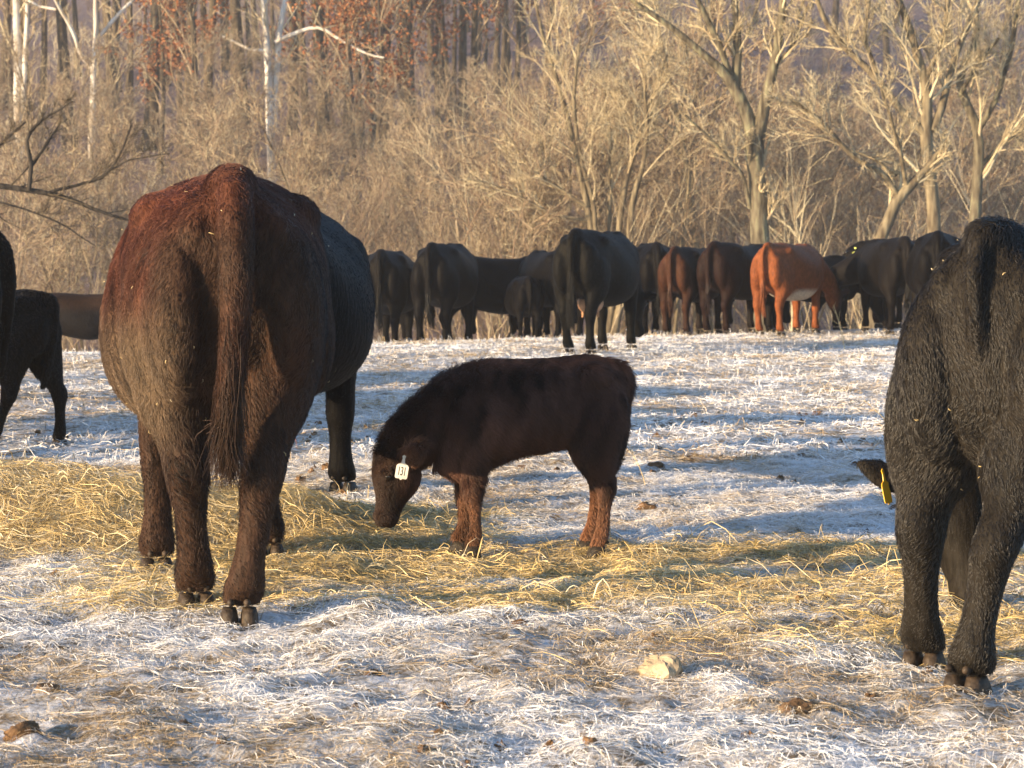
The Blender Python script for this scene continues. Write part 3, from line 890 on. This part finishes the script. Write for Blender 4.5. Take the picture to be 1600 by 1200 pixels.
# ---- cattle beyond the crest: (px centre, distance, heading, scale, colour, kwargs, label)
GR = 'cattle feeding in a row beyond the frosty crest'
def far(px, d, hd, scale, colf, label, **kw):
    a = dict(width=0.94, voxel=0.026, smooth_it=4, group=GR, seed=int(px), switch=True, leg=1.1)
    a.update(kw)
    x = (px - 800) * d / FPX
    return cow(a.pop('name', 'cow'), label, (x, d), hd, colf, scale=scale, **a)
BK = flat_col(BLACK)
far(610, 35.5, 6, 1.06, flat_col((0.007, 0.006, 0.0055)), 'black cow with bony rump, leftmost of the row right of the brown cow', tail_r=1.1)
far(697, 35.0, 12, 1.06, BK, 'broad black cow seen from behind with its head hidden, second in the row')
far(775, 36.5, 80, 0.98, BK, 'black cow standing side-on, third animal from the left in the distant row', poll=(1.15, 0.3, 0.75), muzzle=(1.25, 0.42, 0.35), headyaw=20)
far(818, 34.5, -8, 0.66, BK, 'small black calf in front of the row left of the nearest far cow', cat='calf', name='calf', switch=False)
far(862, 34.8, -20, 0.92, BK, 'black cow peeking out behind the left side of the nearest far cow')
far(935, 27.6, 20, 0.98, flat_col((0.0065, 0.006, 0.005)), 'large black cow standing on top of the crest, nearest of the distant cattle', voxel=0.022, extra='udder', hair=20000, hair_len=0.014, hair_w=2.0, group=None, feet=dict(HR=(-0.1, 0), HL=(0.15, 0), FR=(0.1, 0)))
far(1016, 35.0, -4, 0.95, BK, 'black cow partly hidden right behind the nearest far cow')
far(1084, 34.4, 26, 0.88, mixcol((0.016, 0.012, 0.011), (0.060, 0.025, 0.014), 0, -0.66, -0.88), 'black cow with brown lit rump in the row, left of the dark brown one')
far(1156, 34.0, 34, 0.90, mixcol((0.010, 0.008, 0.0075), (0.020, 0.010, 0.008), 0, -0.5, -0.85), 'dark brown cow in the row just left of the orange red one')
far(1233, 33.2, 30, 0.88, col_red, 'bright orange red cow with white belly and dark lowered face', extra=None, poll=(1.30, -0.15, 0.62), muzzle=(1.38, -0.2, 0.16))
far(1262, 35.6, 70, 0.80, BK, 'black young cow behind the belly of the orange red cow')
far(1388, 33.6, -8, 0.93, flat_col((0.008, 0.0065, 0.006)), 'black cow facing away near the right with its head lowered to the left', poll=(1.05, 0.62, 0.72), muzzle=(1.05, 0.80, 0.26), headyaw=70, neckctl=(1.05, 0.2, 0.9))
tc, te = far(1460, 36.0, -62, 0.93, BK, 'black cow behind the lowered head showing a yellow green ear tag', switch=False, poll=(1.22, 0.05, 1.16), muzzle=(1.55, 0.15, 0.90), neck_up=0.15)
c_ = te[1][0]
ear_tag(tc, c_ + np.array([-0.03, 0.04, 0.0]), (-1, 0.1, 0), (0.1, 0, -1), 'tag_green', None, 0.10, 0.14)
far(1440, 37.0, 70, 0.94, flat_col((0.05, 0.018, 0.012)), 'reddish cow glimpsed between the two black cows at the right')
far(1462, 32.0, 8, 0.98, BK, 'black cow half hidden behind the shoulder of the close right cow')
# left side
cow('calf', 'black weaned calf striding left with its hind legs apart at the left edge', (-3.28, 15.9), -72, BK, sections=CALF, voxel=0.022, hair=30000, hair_len=0.025, scale=0.73, leg=1.25, cat='calf',
    hipx=-0.46, shx=0.40, feet=dict(HL=(0.38, 0.0), HR=(-0.12, 0.0)), poll=(0.95, 0, 0.9), muzzle=(1.15, 0, 0.5), seed=31, switch=False, hair_w=1.8)
cow('cow', 'black cow cut off by the left edge in front of the striding calf', (-3.70, 13.9), -97, BK, voxel=0.024, scale=1.0, seed=33, hair=20000, hair_len=0.016, hair_w=2.0, switch=False)
far(128, 33.0, 85, 0.72, mixcol((0.014, 0.012, 0.012), (0.035, 0.02, 0.013), 2, 0.95, 1.15), 'dark brown cow side-on beyond the crest at the left behind the big brown cow', group=None)  # coat colour carries a sunlit upper body and a shadowed lower one
# herd mates standing outside the left edge, they throw the long shadows across the frost
cow('cow', 'black cow standing outside the left edge of the picture', (-4.9, 17.4), -33, BK, voxel=0.03, seed=41, switch=False)
cow('cow', 'black cow standing beside the striding calf outside the left edge', (-5.2, 20.2), -33, BK, voxel=0.03, seed=42, switch=False)
cow('cow', 'black cow standing nearest outside the left edge of the picture', (-5.4, 14.9), -33, BK, voxel=0.03, seed=43, switch=False)

# ------------------------------------------------------------------ trees
tr = np.random.default_rng(21)
def grow(P, R, n_per, ang, lenr, upb, jit, K=5, t0=0.25, rr=0.55, taper=0.25, minr=0.002, bias=None):
    """children branches sprouting along parent tubes"""
    N, Kp, _ = P.shape
    if N == 0: return np.zeros((0, K, 3)), np.zeros((0, K))
    par = np.repeat(np.arange(N), n_per); n = len(par)
    t = t0 + (1 - t0) * tr.random(n) ** 0.9
    f = t * (Kp - 1); i = np.minimum(f.astype(int), Kp - 2); w = (f - i)[:, None]
    base = P[par, i] * (1 - w) + P[par, i + 1] * w
    r0 = R[par, i] * (1 - w[:, 0]) + R[par, i + 1] * w[:, 0]
    T = norm(P[par, i + 1] - P[par, i])
    rnd = tr.normal(size=(n, 3)); perp = norm(rnd - T * (rnd * T).sum(1)[:, None])
    a = np.radians(ang) * (0.6 + 0.8 * tr.random(n))
    d = T * np.cos(a)[:, None] + perp * np.sin(a)[:, None]
    d[:, 2] += upb; d = norm(d)
    plen = np.linalg.norm(np.diff(P, axis=1), axis=2).sum(1)[par]
    L = plen * lenr * (0.5 + 0.7 * tr.random(n)) * (1.15 - 0.6 * t)
    out = np.zeros((n, K, 3)); out[:, 0] = base
    for k in range(1, K):
        d = norm(d + tr.normal(0, jit, (n, 3)) + np.array([0, 0, upb * 0.25]))
        out[:, k] = out[:, k - 1] + d * (L / (K - 1))[:, None]
    rb = np.maximum(r0 * rr, minr)
    rad = rb[:, None] * np.linspace(1, taper, K)[None]
    return out, np.maximum(rad, minr * 0.6)

def resample(pts, rad, K):
    pts = np.array(pts, float); rad = np.array(rad, float)
    L = np.r_[0, np.cumsum(np.linalg.norm(np.diff(pts, axis=0), axis=1))]
    t = np.linspace(0, L[-1], K)
    P = np.stack([np.interp(t, L, pts[:, j]) for j in range(3)], 1)
    P[1:-1] += tr.normal(0, L[-1] * 0.006, (K - 2, 3))
    # soften corners
    P[1:-1] = 0.25 * P[:-2] + 0.5 * P[1:-1] + 0.25 * P[2:]
    return P, np.interp(t, L, rad)

def hero(name, label, d, stems, barkm, twig_lo=0.55, n1=7, n2=6, n3_=5, depth=0.6, cat='tree', base=None, group=None, len1=0.42, root_px=None, upb=0.18, minr=0.0065, leaf=0, rk=0.74):
    """tree whose main stems follow measured outlines; fine growth is random"""
    ppm = FPX / d
    Ps = []; Rs = []
    for si, st in enumerate(stems):
        off = tr.normal(0, depth)
        pts = []; rad = []
        n = len(st)
        for j, (px, py, rp) in enumerate(st):
            dd = d + (off * (j / max(1, n - 1)) if si else 0)
            pts.append(W(px, py, dd)); rad.append(rp * rk / ppm)
        K = 14
        P, R = resample(pts, rad, K)
        Ps.append(P); Rs.append(R)
    P = np.array(Ps); R = np.array(Rs)
    x0, y0 = P[0, 0, 0], P[0, 0, 1]
    z0 = gz(x0, y0)
    # carry the first stem(s) down to the soil
    root = empty(name, (x0, y0, z0 - 0.05), label=label, category=cat, group=group)
    org = np.array([x0, y0, z0 - 0.05])
    G = Geo()
    G.tubes(P - org, R, 10)
    if P[0, 0, 2] > z0:
        lowers = [j for j in range(len(stems)) if stems[j][0][1] >= stems[0][0][1] - 25 or j == 0]
        for j in lowers:
            b = P[j, 0]; r = R[j, 0]
            q, rq = resample([(x0 + (b[0] - x0) * 0.6, y0 + (b[1] - y0) * .6, z0 - 0.1), b * 0.5 + np.array([x0, y0, z0]) * 0.5, b, P[j, 1]], [r * 1.5, r * 1.15, r, R[j, 1]], 8)
            G.tubes(q[None] - org, rq[None], 10)
    link('trunk', G.mesh('trunk', [barkm]), root)
    c1, r1 = grow(P, R, n1, 42, len1, upb, 0.11, 8, 0.25, 0.34, 0.25, minr * 1.5)
    c2, r2 = grow(c1, r1, n2, 38, 0.60, upb * 0.8, 0.11, 6, 0.15, 0.5, 0.4, minr * 1.1)
    c3, r3 = grow(c2, r2, n3_, 36, 0.62, upb * 0.6, 0.12, 4, 0.10, 0.6, 0.5, minr * 0.8)
    G = Geo()
    G.tubes(c1 - org, r1, 5, tr.uniform(0.3, 1, len(c1))); G.tubes(c2 - org, r2, 3, tr.uniform(0.2, 1, len(c2))); G.tubes(c3 - org, r3, 3, tr.uniform(0.1, 1, len(c3)))
    link('crown', G.mesh('crown', [M['twig_pale'] if barkm is not M['bark_black'] else M['bark_dark']]), root)
    return root

hero('forked_tree', 'tallest forked tree with thick grey trunk behind the orange red cow', 47, [
    [(1190, 420, 21), (1186, 330, 19), (1181, 270, 18.5), (1179, 215, 20)],
    [(1178, 225, 17), (1162, 160, 14), (1146, 130, 12), (1112, 92, 8.5), (1060, 50, 6.5), (1000, 10, 5), (960, -25, 4)],
    [(1150, 135, 11), (1153, 60, 9), (1148, -20, 8)],
    [(1150, 140, 7), (1120, 60, 7), (1085, -10, 6)],
    [(1182, 225, 16), (1198, 155, 12), (1210, 95, 10), (1221, 30, 8.5), (1224, -30, 7)],
    [(1172, 325, 5), (1160, 270, 4), (1110, 215, 3), (1070, 180, 2)],
    [(1205, 110, 5), (1240, 70, 4), (1262, 10, 3)]], M['bark'], n1=11, n2=8, n3_=7)
hero('many_stemmed_tree', 'slender many-stemmed tree rising above the nearest far black cow', 51, [
    [(935, 420, 8), (925, 360, 7.5), (910, 285, 6.5), (893, 210, 5.5), (873, 135, 5), (848, 60, 4), (835, -10, 3)],
    [(938, 420, 6), (930, 330, 5), (906, 240, 4.5), (895, 150, 4), (905, 70, 3)],
    [(965, 420, 7), (972, 300, 6), (997, 215, 5), (1020, 150, 4.5), (1042, 85, 3)],
    [(955, 420, 6), (950, 320, 5), (955, 230, 4), (945, 140, 3)],
    [(985, 420, 8), (983, 330, 7), (1005, 255, 5), (1015, 190, 4), (1005, 110, 3)],
    [(930, 330, 4), (880, 300, 3.5), (830, 265, 3), (790, 205, 2)],
    [(920, 345, 4), (860, 335, 3.5), (800, 300, 2.5), (740, 280, 2)]], M['bark_pale'], n1=11, n2=8, n3_=7)
hero('leaning_sapling', 'thin pale tree between the many-stemmed tree and the forked tree', 54, [
    [(1090, 420, 8), (1080, 330, 7), (1069, 240, 6), (1056, 180, 5.5), (1050, 120, 4.5), (1030, 60, 3.5), (1020, -10, 3)],
    [(1070, 250, 4), (1030, 210, 3.5), (1000, 190, 2.5)], [(1058, 190, 4), (1075, 130, 3), (1070, 60, 2.5)]], M['bark_pale'], n1=12, n2=10, n3_=8)
hero('leaning_tree', 'short tree leaning right with a bent trunk behind the tagged cow', 43, [
    [(1362, 420, 14), (1380, 360, 13), (1402, 310, 12), (1435, 278, 10), (1452, 258, 8), (1480, 220, 5)],
    [(1405, 310, 6), (1385, 270, 6), (1340, 252, 6), (1312, 222, 5), (1275, 180, 5), (1235, 155, 4)],
    [(1418, 295, 4.5), (1407, 235, 4), (1390, 180, 3.5), (1375, 130, 3)],
    [(1300, 215, 4), (1330, 235, 3), (1370, 250, 3), (1400, 275, 3)]], M['bark_pale'], n1=12, n2=8, n3_=7)
hero('spreading_tree', 'gnarled tree with wide pale limbs left of the right edge', 46, [
    [(1462, 430, 15), (1458, 330, 14), (1453, 225, 13), (1450, 160, 11.5), (1440, 108, 9.5), (1420, 50, 8), (1398, -15, 7)],
    [(1452, 215, 9), (1400, 168, 8), (1372, 122, 7.5), (1325, 80, 6.5), (1285, 30, 5.5), (1270, -20, 4)],
    [(1458, 205, 9), (1480, 130, 8), (1498, 70, 6.5), (1525, 10, 5.5), (1540, -30, 5)],
    [(1448, 120, 6), (1475, 60, 5), (1482, -20, 5)],
    [(1372, 120, 4), (1350, 60, 4), (1360, -10, 3)]], M['bark_pale'], n1=12, n2=8, n3_=7)
hero('crooked_tree', 'crooked tree with an elbow in its trunk at the right edge', 49, [
    [(1522, 430, 13), (1526, 300, 12), (1529, 190, 10), (1503, 152, 9), (1490, 115, 8), (1528, 80, 7.5), (1524, 10, 6)],
    [(1530, 200, 7), (1560, 150, 6), (1580, 80, 5.5), (1592, -10, 5)],
    [(1532, 260, 5), (1570, 220, 4.5), (1620, 190, 4)],
    [(1500, 150, 5), (1520, 110, 4), (1560, 60, 3)]], M['bark'], n1=12, n2=8, n3_=7)
hero('white_sycamore', 'white-barked sycamore with two upright stems above the brown cow', 88, [
    [(428, 420, 8), (426, 300, 8), (422, 180, 7.5), (418, 110, 7), (415, 50, 6), (411, -20, 5.5)],
    [(428, 200, 6), (431, 120, 6), (436, 60, 5.5), (440, 20, 5), (452, -20, 4)],
    [(430, 66, 4.5), (465, 48, 3.8), (500, 40, 3.2), (528, 62, 2.6), (565, 82, 2), (600, 90, 1.5)],
    [(417, 79, 3), (390, 78, 2.6), (358, 62, 2), (330, 50, 1.5)]], M['bark_white'], n1=5, n2=6, n3_=5, minr=0.008, rk=0.85)
hero('white_sycamore', 'pale sycamore with two curving white limbs at the upper left', 90, [
    [(146, 420, 7), (145, 200, 6.5), (145, 100, 5.5), (149, 40, 4.5), (150, -20, 4)],
    [(141, 105, 4), (126, 85, 3.6), (112, 45, 3.4), (88, 5, 3), (80, -20, 3)],
    [(151, 62, 3.6), (180, 28, 3.4), (216, -8, 3)],
    [(88, 15, 2.6), (60, 10, 2.2), (35, -5, 2)]], M['bark_white'], n1=5, n2=6, n3_=5, minr=0.008, rk=0.85)
hero('white_sycamore', 'straight pale sycamore trunk near the left edge', 92, [
    [(32, 420, 8), (31, 200, 7), (28, 80, 6), (25, -20, 5.5)], [(36, 170, 4), (42, 60, 4), (44, -20, 3)]], M['bark_white'], n1=4, n2=6, n3_=5, minr=0.008, rk=1.0)
hero('overhanging_tree', 'dark tree reaching in from the left edge with a long black bough', 33, [
    [(-230, 560, 26), (-225, 420, 24), (-190, 330, 20), (-150, 270, 16), (-130, 150, 12), (-120, -10, 9)],
    [(-190, 325, 13), (-110, 280, 10), (-50, 285, 9), (0, 292, 8), (50, 298, 7.5), (100, 303, 6.5), (152, 326, 5), (208, 346, 3.5)],
    [(45, 298, 6.5), (48, 255, 6), (38, 222, 5), (60, 190, 4), (92, 172, 2.5), (110, 160, 1.5)],
    [(48, 262, 3.5), (75, 225, 3), (95, 190, 2)],
    [(78, 300, 4.5), (125, 288, 4.2), (165, 278, 3.6), (190, 240, 2.8), (205, 195, 2)],
    [(-60, 300, 4), (20, 320, 3), (90, 345, 2.5), (150, 385, 1.8)],
    [(-60, 275, 5), (-10, 235, 3.5), (40, 190, 2.5)],
    [(140, 285, 2.5), (200, 250, 2), (265, 240, 1.4)]], M['bark_black'], n1=9, n2=8, n3_=6, len1=0.34, depth=0.15, minr=0.0025, rk=0.6)

# ---- generic woodland trees: a few of each kind built, the rest copies
def wood_tree(name, barkm, H, r, nl, leaves=0, forks=1, lean=0.05):
    G = Geo()
    t = np.linspace(0, 1, 12)
    Ps = []
    for k in range(forks):
        P = np.zeros((12, 3)); P[:, 2] = t * H
        wob = tr.normal(0, lean, 2) * H
        P[:, 0] = wob[0] * t ** 1.5 + 0.10 * np.sin(t * 7 + tr.random() * 6); P[:, 1] = wob[1] * t ** 1.5 + 0.10 * np.sin(t * 6 + tr.random() * 6)
        Ps.append(P)
    P = np.array(Ps); R = np.tile(r * (1 - 0.75 * t) * (1 + 0.5 * np.exp(-t * 25)), (forks, 1)) * (1 if forks == 1 else 0.7)
    G.tubes(P, R, 8)
    tm = G.mesh('trunk', [barkm])
    c1, r1 = grow(P, R, nl, 50, 0.34, 0.22, 0.13, 7, 0.30, 0.40, 0.3, 0.012)
    c2, r2 = grow(c1, r1, 7, 45, 0.5, 0.15, 0.16, 5, 0.2, 0.5, 0.35, 0.008)
    c3, r3 = grow(c2, r2, 6, 45, 0.6, 0.15, 0.2, 4, 0.15, 0.6, 0.4, 0.006)
    G = Geo(); G.tubes(c1, r1, 4, tr.uniform(0.2, .8, len(c1))); G.tubes(c2, r2, 3, tr.uniform(0.2, .9, len(c2))); G.tubes(c3, r3, 3, tr.uniform(0.1, 1, len(c3)))
    cm = G.mesh('crown', [M['twig']])
    lm = None
    if leaves:
        sel = tr.integers(0, len(c3), leaves)
        c = c3[sel, tr.integers(1, 4, leaves)] + tr.normal(0, 0.08, (leaves, 3))
        c = c[c[:, 2] < H * 0.75]
        a = norm(tr.normal(size=(len(c), 3))) * 0.075; b = norm(np.cross(a, tr.normal(size=(len(c), 3)))) * 0.045
        V = np.stack([c - a, c - b, c + a, c + b], 1).reshape(-1, 3)
        lm = quad_mesh('leaves', V, np.arange(len(V)).reshape(-1, 4), [M['leaf']], False, {'rnd': np.repeat(tr.random(len(c)), 4)})
    return tm, cm, lm

KINDS = {
    'dark': [wood_tree('tree', M['bark_dark'], h, r, 16, 0, 1) for h, r in ((15, .20), (13, .15), (17, .24))],
    'oak': [wood_tree('tree', M['bark_dark'], h, r, 18, 2600, 1) for h, r in ((9, .13), (12, .18))],
    'pale': [wood_tree('tree', M['bark_pale'], h, r, 20, 0, f, 0.20) for h, r, f in ((5.5, .045, 3), (4.6, .035, 4), (6.4, .06, 2))],
}
LAB = {'dark': 'tall straight bare tree with dark trunk on the wooded hillside',
       'oak': 'bare oak still holding rusty brown leaves on the hillside',
       'pale': 'slender bare tree with sunlit pale stems at the foot of the hill'}
NM = {'dark': 'bare_tree', 'oak': 'oak_tree', 'pale': 'young_tree'}
def plant(kind, i, x, y, s, rot):
    tm, cm, lm = KINDS[kind][i % len(KINDS[kind])]
    root = empty(NM[kind], (x, y, gz(x, y) - 0.15), rot, s, label=LAB[kind], category='tree', group={'dark': 'tall dark-trunked trees on the hillside', 'oak': 'oaks with rusty leaves on the hillside', 'pale': 'slender pale trees at the foot of the hill'}[kind])
    link('trunk', tm, root); link('crown', cm, root)
    if lm: link('leaves', lm, root)

i = 0
for px, d in [(12, 108), (70, 100), (108, 96), (175, 112), (205, 104), (238, 98), (258, 118), (282, 101), (300, 95), (327, 97), (352, 124), (382, 92), (458, 104), (478, 96), (506, 90), (540, 118), (560, 100), (584, 97), (604, 94), (628, 110), (642, 104), (672, 125), (690, 112), (726, 108), (748, 125), (778, 118), (815, 132), (860, 140), (925, 138), (1010, 142), (1110, 140), (1180, 150), (1300, 138), (1380, 128), (1480, 138), (1570, 130)]:
    plant('dark', i, (px - 800) * d / FPX, d, 0.85 + 0.3 * tr.random(), tr.uniform(0, 6.28)); i += 1
for k in range(34):
    d = tr.uniform(92, 150); px = -40 + 860 * (k + tr.random()) / 34
    plant('dark', i, (px - 800) * d / FPX, d, 0.55 + 0.3 * tr.random(), tr.uniform(0, 6.28)); i += 1
for px, d in [(255, 92), (310, 86), (500, 93), (545, 99), (590, 88), (640, 92), (700, 102), (735, 96), (610, 106), (560, 84), (300, 104), (180, 120), (795, 112), (850, 120), (1000, 118)]:
    plant('oak', i, (px - 800) * d / FPX, d, 0.8 + 0.4 * tr.random(), tr.uniform(0, 6.28)); i += 1
for k in range(84):
    d = tr.uniform(52, 86); px = (k + 0.5) / 84 * 1700 - 50 + tr.normal(0, 18)
    plant('pale', k, (px - 800) * d / FPX, d, 0.7 + 0.4 * tr.random(), tr.uniform(0, 6.28))

for k in range(8):
    px = tr.uniform(640, 1660); d = tr.uniform(52, 66)
    plant('pale', k, (px - 800) * d / FPX, d, 1.15 + 0.4 * tr.random(), tr.uniform(0, 6.28))

def build_brush():
    n = 1550
    y = tr.uniform(50, 150, n) ** 1.0; f = tr.uniform(-1, 1, n)
    x = f * (0.215 * y + 3)
    g = base_h(x, y)
    K = 6; t = np.linspace(0, 1, K)
    sp = fbm(x / 7, y / 7, 141, 2)
    H = tr.uniform(1.2, 4.2, n) * (0.75 + 1.6 * np.clip(sp + 0.15, 0, .5)) * np.where(y > 84, 0.55, 1.0) * np.where((y > 64) & (x < 0), 0.72, 1.0)
    hue = np.clip(0.48 + 1.5 * fbm(x / 5, y / 9, 151, 2) + tr.normal(0, .12, n), 0.02, 0.98)
    P = np.zeros((n, K, 3)); lean = tr.normal(0, 0.30, (n, 2)) * H[:, None]
    P[:, :, 0] = x[:, None] + lean[:, :1] * t ** 1.6; P[:, :, 1] = y[:, None] + lean[:, 1:] * t ** 1.6; P[:, :, 2] = g[:, None] - 0.1 + H[:, None] * t
    P[:, 1:, :2] += tr.normal(0, 0.05, (n, K - 1, 2))
    R = tr.uniform(0.010, 0.026, n)[:, None] * np.linspace(1, 0.4, K)
    c1, r1 = grow(P, R, 8, 32, 0.7, 0.22, 0.09, 5, 0.1, 0.6, 0.4, 0.006)
    c2, r2 = grow(c1, r1, 9, 34, 0.7, 0.12, 0.10, 4, 0.1, 0.7, 0.5, 0.0045)
    hu1 = np.repeat(hue, 8); hu2 = np.repeat(hu1, 9)
    G = Geo(); G.tubes(P, R, 4, hue); G.tubes(c1, r1, 3, np.clip(hu1 + tr.normal(0, .12, len(c1)), 0, 1))
    N, K2, _ = c2.shape
    V, Q = ribbons(c2, r2 * 1.7, tr.normal(size=(N, 3)))
    G.add(V, Q, np.repeat(np.clip(hu2 + tr.normal(0, .15, N), 0, 1), K2 * 2))
    link('brush', G.mesh('brush', [M['twig']]), kind='stuff', category='brush', label='tangled leafless brush covering the valley and hillside')
build_brush()

# ------------------------------------------------------------------ small things on the pasture
def lump(name, mtl, loc, size, seed, label, cat, rough=0.35, group=None, boxy=2.8):
    lr = np.random.default_rng(seed)
    S_, K_ = 28, 18; V = []
    for k in range(K_):
        ph = -math.pi / 2 + math.pi * (k + .5) / K_
        a = np.arange(S_) * 2 * math.pi / S_
        p = np.stack([math.cos(ph) * np.cos(a), math.cos(ph) * np.sin(a), np.full(S_, math.sin(ph))], -1)
        q = (np.abs(p) ** boxy).sum(1) ** (-1 / boxy)
        p = p * q[:, None]
        p = p * (1 + rough * 0.5 * n3(p + seed, 1.6, seed) + rough * 0.3 * n3(p, 5, seed + 2) + lr.normal(0, 0.015 * rough * 3, S_))[:, None]
        V.append(p * np.array(size))
    s = Solid(); s.loft(np.array(V)); me = s.mesh(name, [mtl], smooth=boxy < 2.5)
    o = link(name, me, None, label=label, category=cat, group=group)
    o.location = (loc[0], loc[1], gz(*loc) + size[2] * 0.35); o.rotation_euler = (lr.normal(0, .15), lr.normal(0, .15), lr.uniform(0, 6))
    return o
lump('rock', M['rock'], (0.412, 7.10), (0.060, 0.048, 0.046), 4, 'pale angular limestone rock lying in the frosty foreground', 'rock', 0.5, None, 3.2)
for j, (px, py, r, lb) in enumerate([(70, 1093, .045, 'brown earth clod at the lower left of the foreground'), (1070, 950, .035, 'dark brown clod in the hay strip above the rock'), (1022, 735, .06, 'brown clod in the sunlit frost right of the calf'), (1010, 800, .045, 'brown clod just behind the calf hind legs'),
                                    (1290, 868, .05, 'brown clod between hay strip and shadow near the right cow'), (30, 1160, .05, 'dark clod at the bottom left corner'), (815, 1000, .035, 'small brown clod in front of the hay strip'), (1250, 1130, .05, 'crumbly brown clod in the lower right foreground')]):
    d = 5040.0 / (py - 370)
    lump('dirt_clod', M['dung'], ((px - 800) * d / FPX, d), (r, r * 0.9, r * 0.55), 50 + j, lb, 'clod', 0.6, 'brown clods on the frosty ground', 2.1)

def weed(px, py, hpx, lean, label):
    d = 5040.0 / (py - 370); x = (px - 800) * d / FPX; h = hpx * d / FPX
    t = np.linspace(0, 1, 6)
    P = np.stack([lean * h * t ** 1.4, 0.05 * h * t, h * t], 1)[None]
    G = Geo(); R = 0.0022 * np.linspace(1, .4, 6)[None] * max(1, d / 12)
    G.tubes(P, R, 4, 0.6); c, r = grow(P, R, 5, 40, 0.35, 0.2, 0.15, 4, 0.4, 0.7, 0.5, 0.0012); G.tubes(c, r, 3, 0.6)
    o = link('dry_weed', G.mesh('dry_weed', [M['hay']]), None, label=label, category='weed'); o.location = (x, d, gz(x, d))
weed(1010, 760, 85, -0.45, 'thin dry weed stalk leaning left behind the calf rump')
weed(1320, 545, 70, -0.25, 'thin dry weed stalk at the feet of the orange red cow')
weed(574, 778, 24, 0.05, 'short dry stub beside the bull front hoof')
weed(1405, 690, 60, -0.9, 'dry straw stalks sticking up left of the close black cow')

# ------------------------------------------------------------------ haze
def build_haze():
    lo = (-150.0, -20.0, -6.0); hi = (150.0, 230.0, 60.0)
    V = [(x, y, z) for z in (lo[2], hi[2]) for y in (lo[1], hi[1]) for x in (lo[0], hi[0])]
    F = [(0, 2, 3, 1), (4, 5, 7, 6), (0, 1, 5, 4), (2, 6, 7, 3), (0, 4, 6, 2), (1, 3, 7, 5)]
    me = bpy.data.meshes.new('haze'); me.from_pydata(V, [], F); me.update()
    m = bpy.data.materials.new('haze_air'); m.use_nodes = True; nt = m.node_tree
    nt.nodes.remove(nt.nodes['Principled BSDF'])
    v = nt.nodes.new('ShaderNodeVolumePrincipled')
    v.inputs['Color'].default_value = (0.95, 0.93, 0.92, 1); v.inputs['Density'].default_value = 0.0011; v.inputs['Anisotropy'].default_value = 0.2
    nt.links.new(v.outputs[0], nt.nodes['Material Output'].inputs['Volume'])
    me.materials.append(m)
    link('haze', me, kind='stuff', category='haze', label='thin frosty morning haze lying over the valley')
build_haze()

# bits of hay caught in the coats
def straw_bits(root, n, seed):
    body = [c for c in root.children if c.name.startswith('body')][0].data
    lr = np.random.default_rng(seed)
    nv = len(body.vertices)
    co = np.empty(nv * 3, np.float32); body.vertices.foreach_get('co', co); co = co.reshape(-1, 3)
    no = np.empty(nv * 3, np.float32); body.vertices.foreach_get('normal', no); no = no.reshape(-1, 3)
    ok = np.where((co[:, 0] < 0.2) & (co[:, 2] > 0.3))[0]
    w = np.where(co[ok, 2] < 0.75, 2.2, 1.0) * np.where(co[ok, 2] > 1.2, 1.6, 1.0)
    p = lr.choice(ok, n, p=w / w.sum())
    d = norm(np.cross(no[p], lr.normal(size=(n, 3))))
    L = lr.uniform(0.005, 0.02, n)[:, None]
    c = co[p] + no[p] * 0.016
    P = np.stack([c - d * L / 2, c + no[p] * 0.004, c + d * L / 2], 1)
    V, Q = ribbons(P, np.full((n, 3), 0.0016), no[p])
    link('straw_bits', quad_mesh('straw_bits', V, Q, [M['hay']], True, {'rnd': np.repeat(lr.uniform(.4, 1, n), 6)}), root, kind='stuff')
straw_bits(brown, 75, 1); straw_bits(rc, 40, 2)


def build_crumbs():
    n = 800
    lr = np.random.default_rng(5)
    y = np.sqrt(lr.uniform(5.8 ** 2, 18 ** 2, n)); x = lr.uniform(-1, 1, n) * (0.215 * y + 0.2)
    keep = fbm(x / 0.5, y / 0.6, 171, 3) > 0.02
    x, y = x[keep], y[keep]; n = len(x)
    a = np.arange(7) * 2 * math.pi / 7
    rings = [(0.0, 0.9), (0.35, 1.0), (0.75, 0.65), (0.95, 0.2)]
    V = np.zeros((n, 4, 7, 3)); r = lr.uniform(0.006, 0.022, n) * (1 + (y > 10) * 0.5)
    for i_, (h, w) in enumerate(rings):
        V[:, i_, :, 0] = np.cos(a)[None] * w; V[:, i_, :, 1] = np.sin(a)[None] * w; V[:, i_, :, 2] = h * 1.1 - 0.2
    V *= (1 + lr.normal(0, 0.22, (n, 4, 7, 1))); V *= r[:, None, None, None]
    V[..., 0] += x[:, None, None]; V[..., 1] += y[:, None, None]; V[..., 2] += (terrain(x, y) + 0.004)[:, None, None]
    idx = np.arange(n * 28).reshape(n, 4, 7); nx = np.roll(idx, -1, 2)
    Q = np.stack([idx[:, :-1], nx[:, :-1], nx[:, 1:], idx[:, 1:]], -1).reshape(-1, 4)
    link('soil_crumbs', quad_mesh('soil_crumbs', V.reshape(-1, 3), Q, [M['dung']], False), kind='stuff', category='soil', label='small brown crumbs of trodden soil scattered in the frost')
build_crumbs()
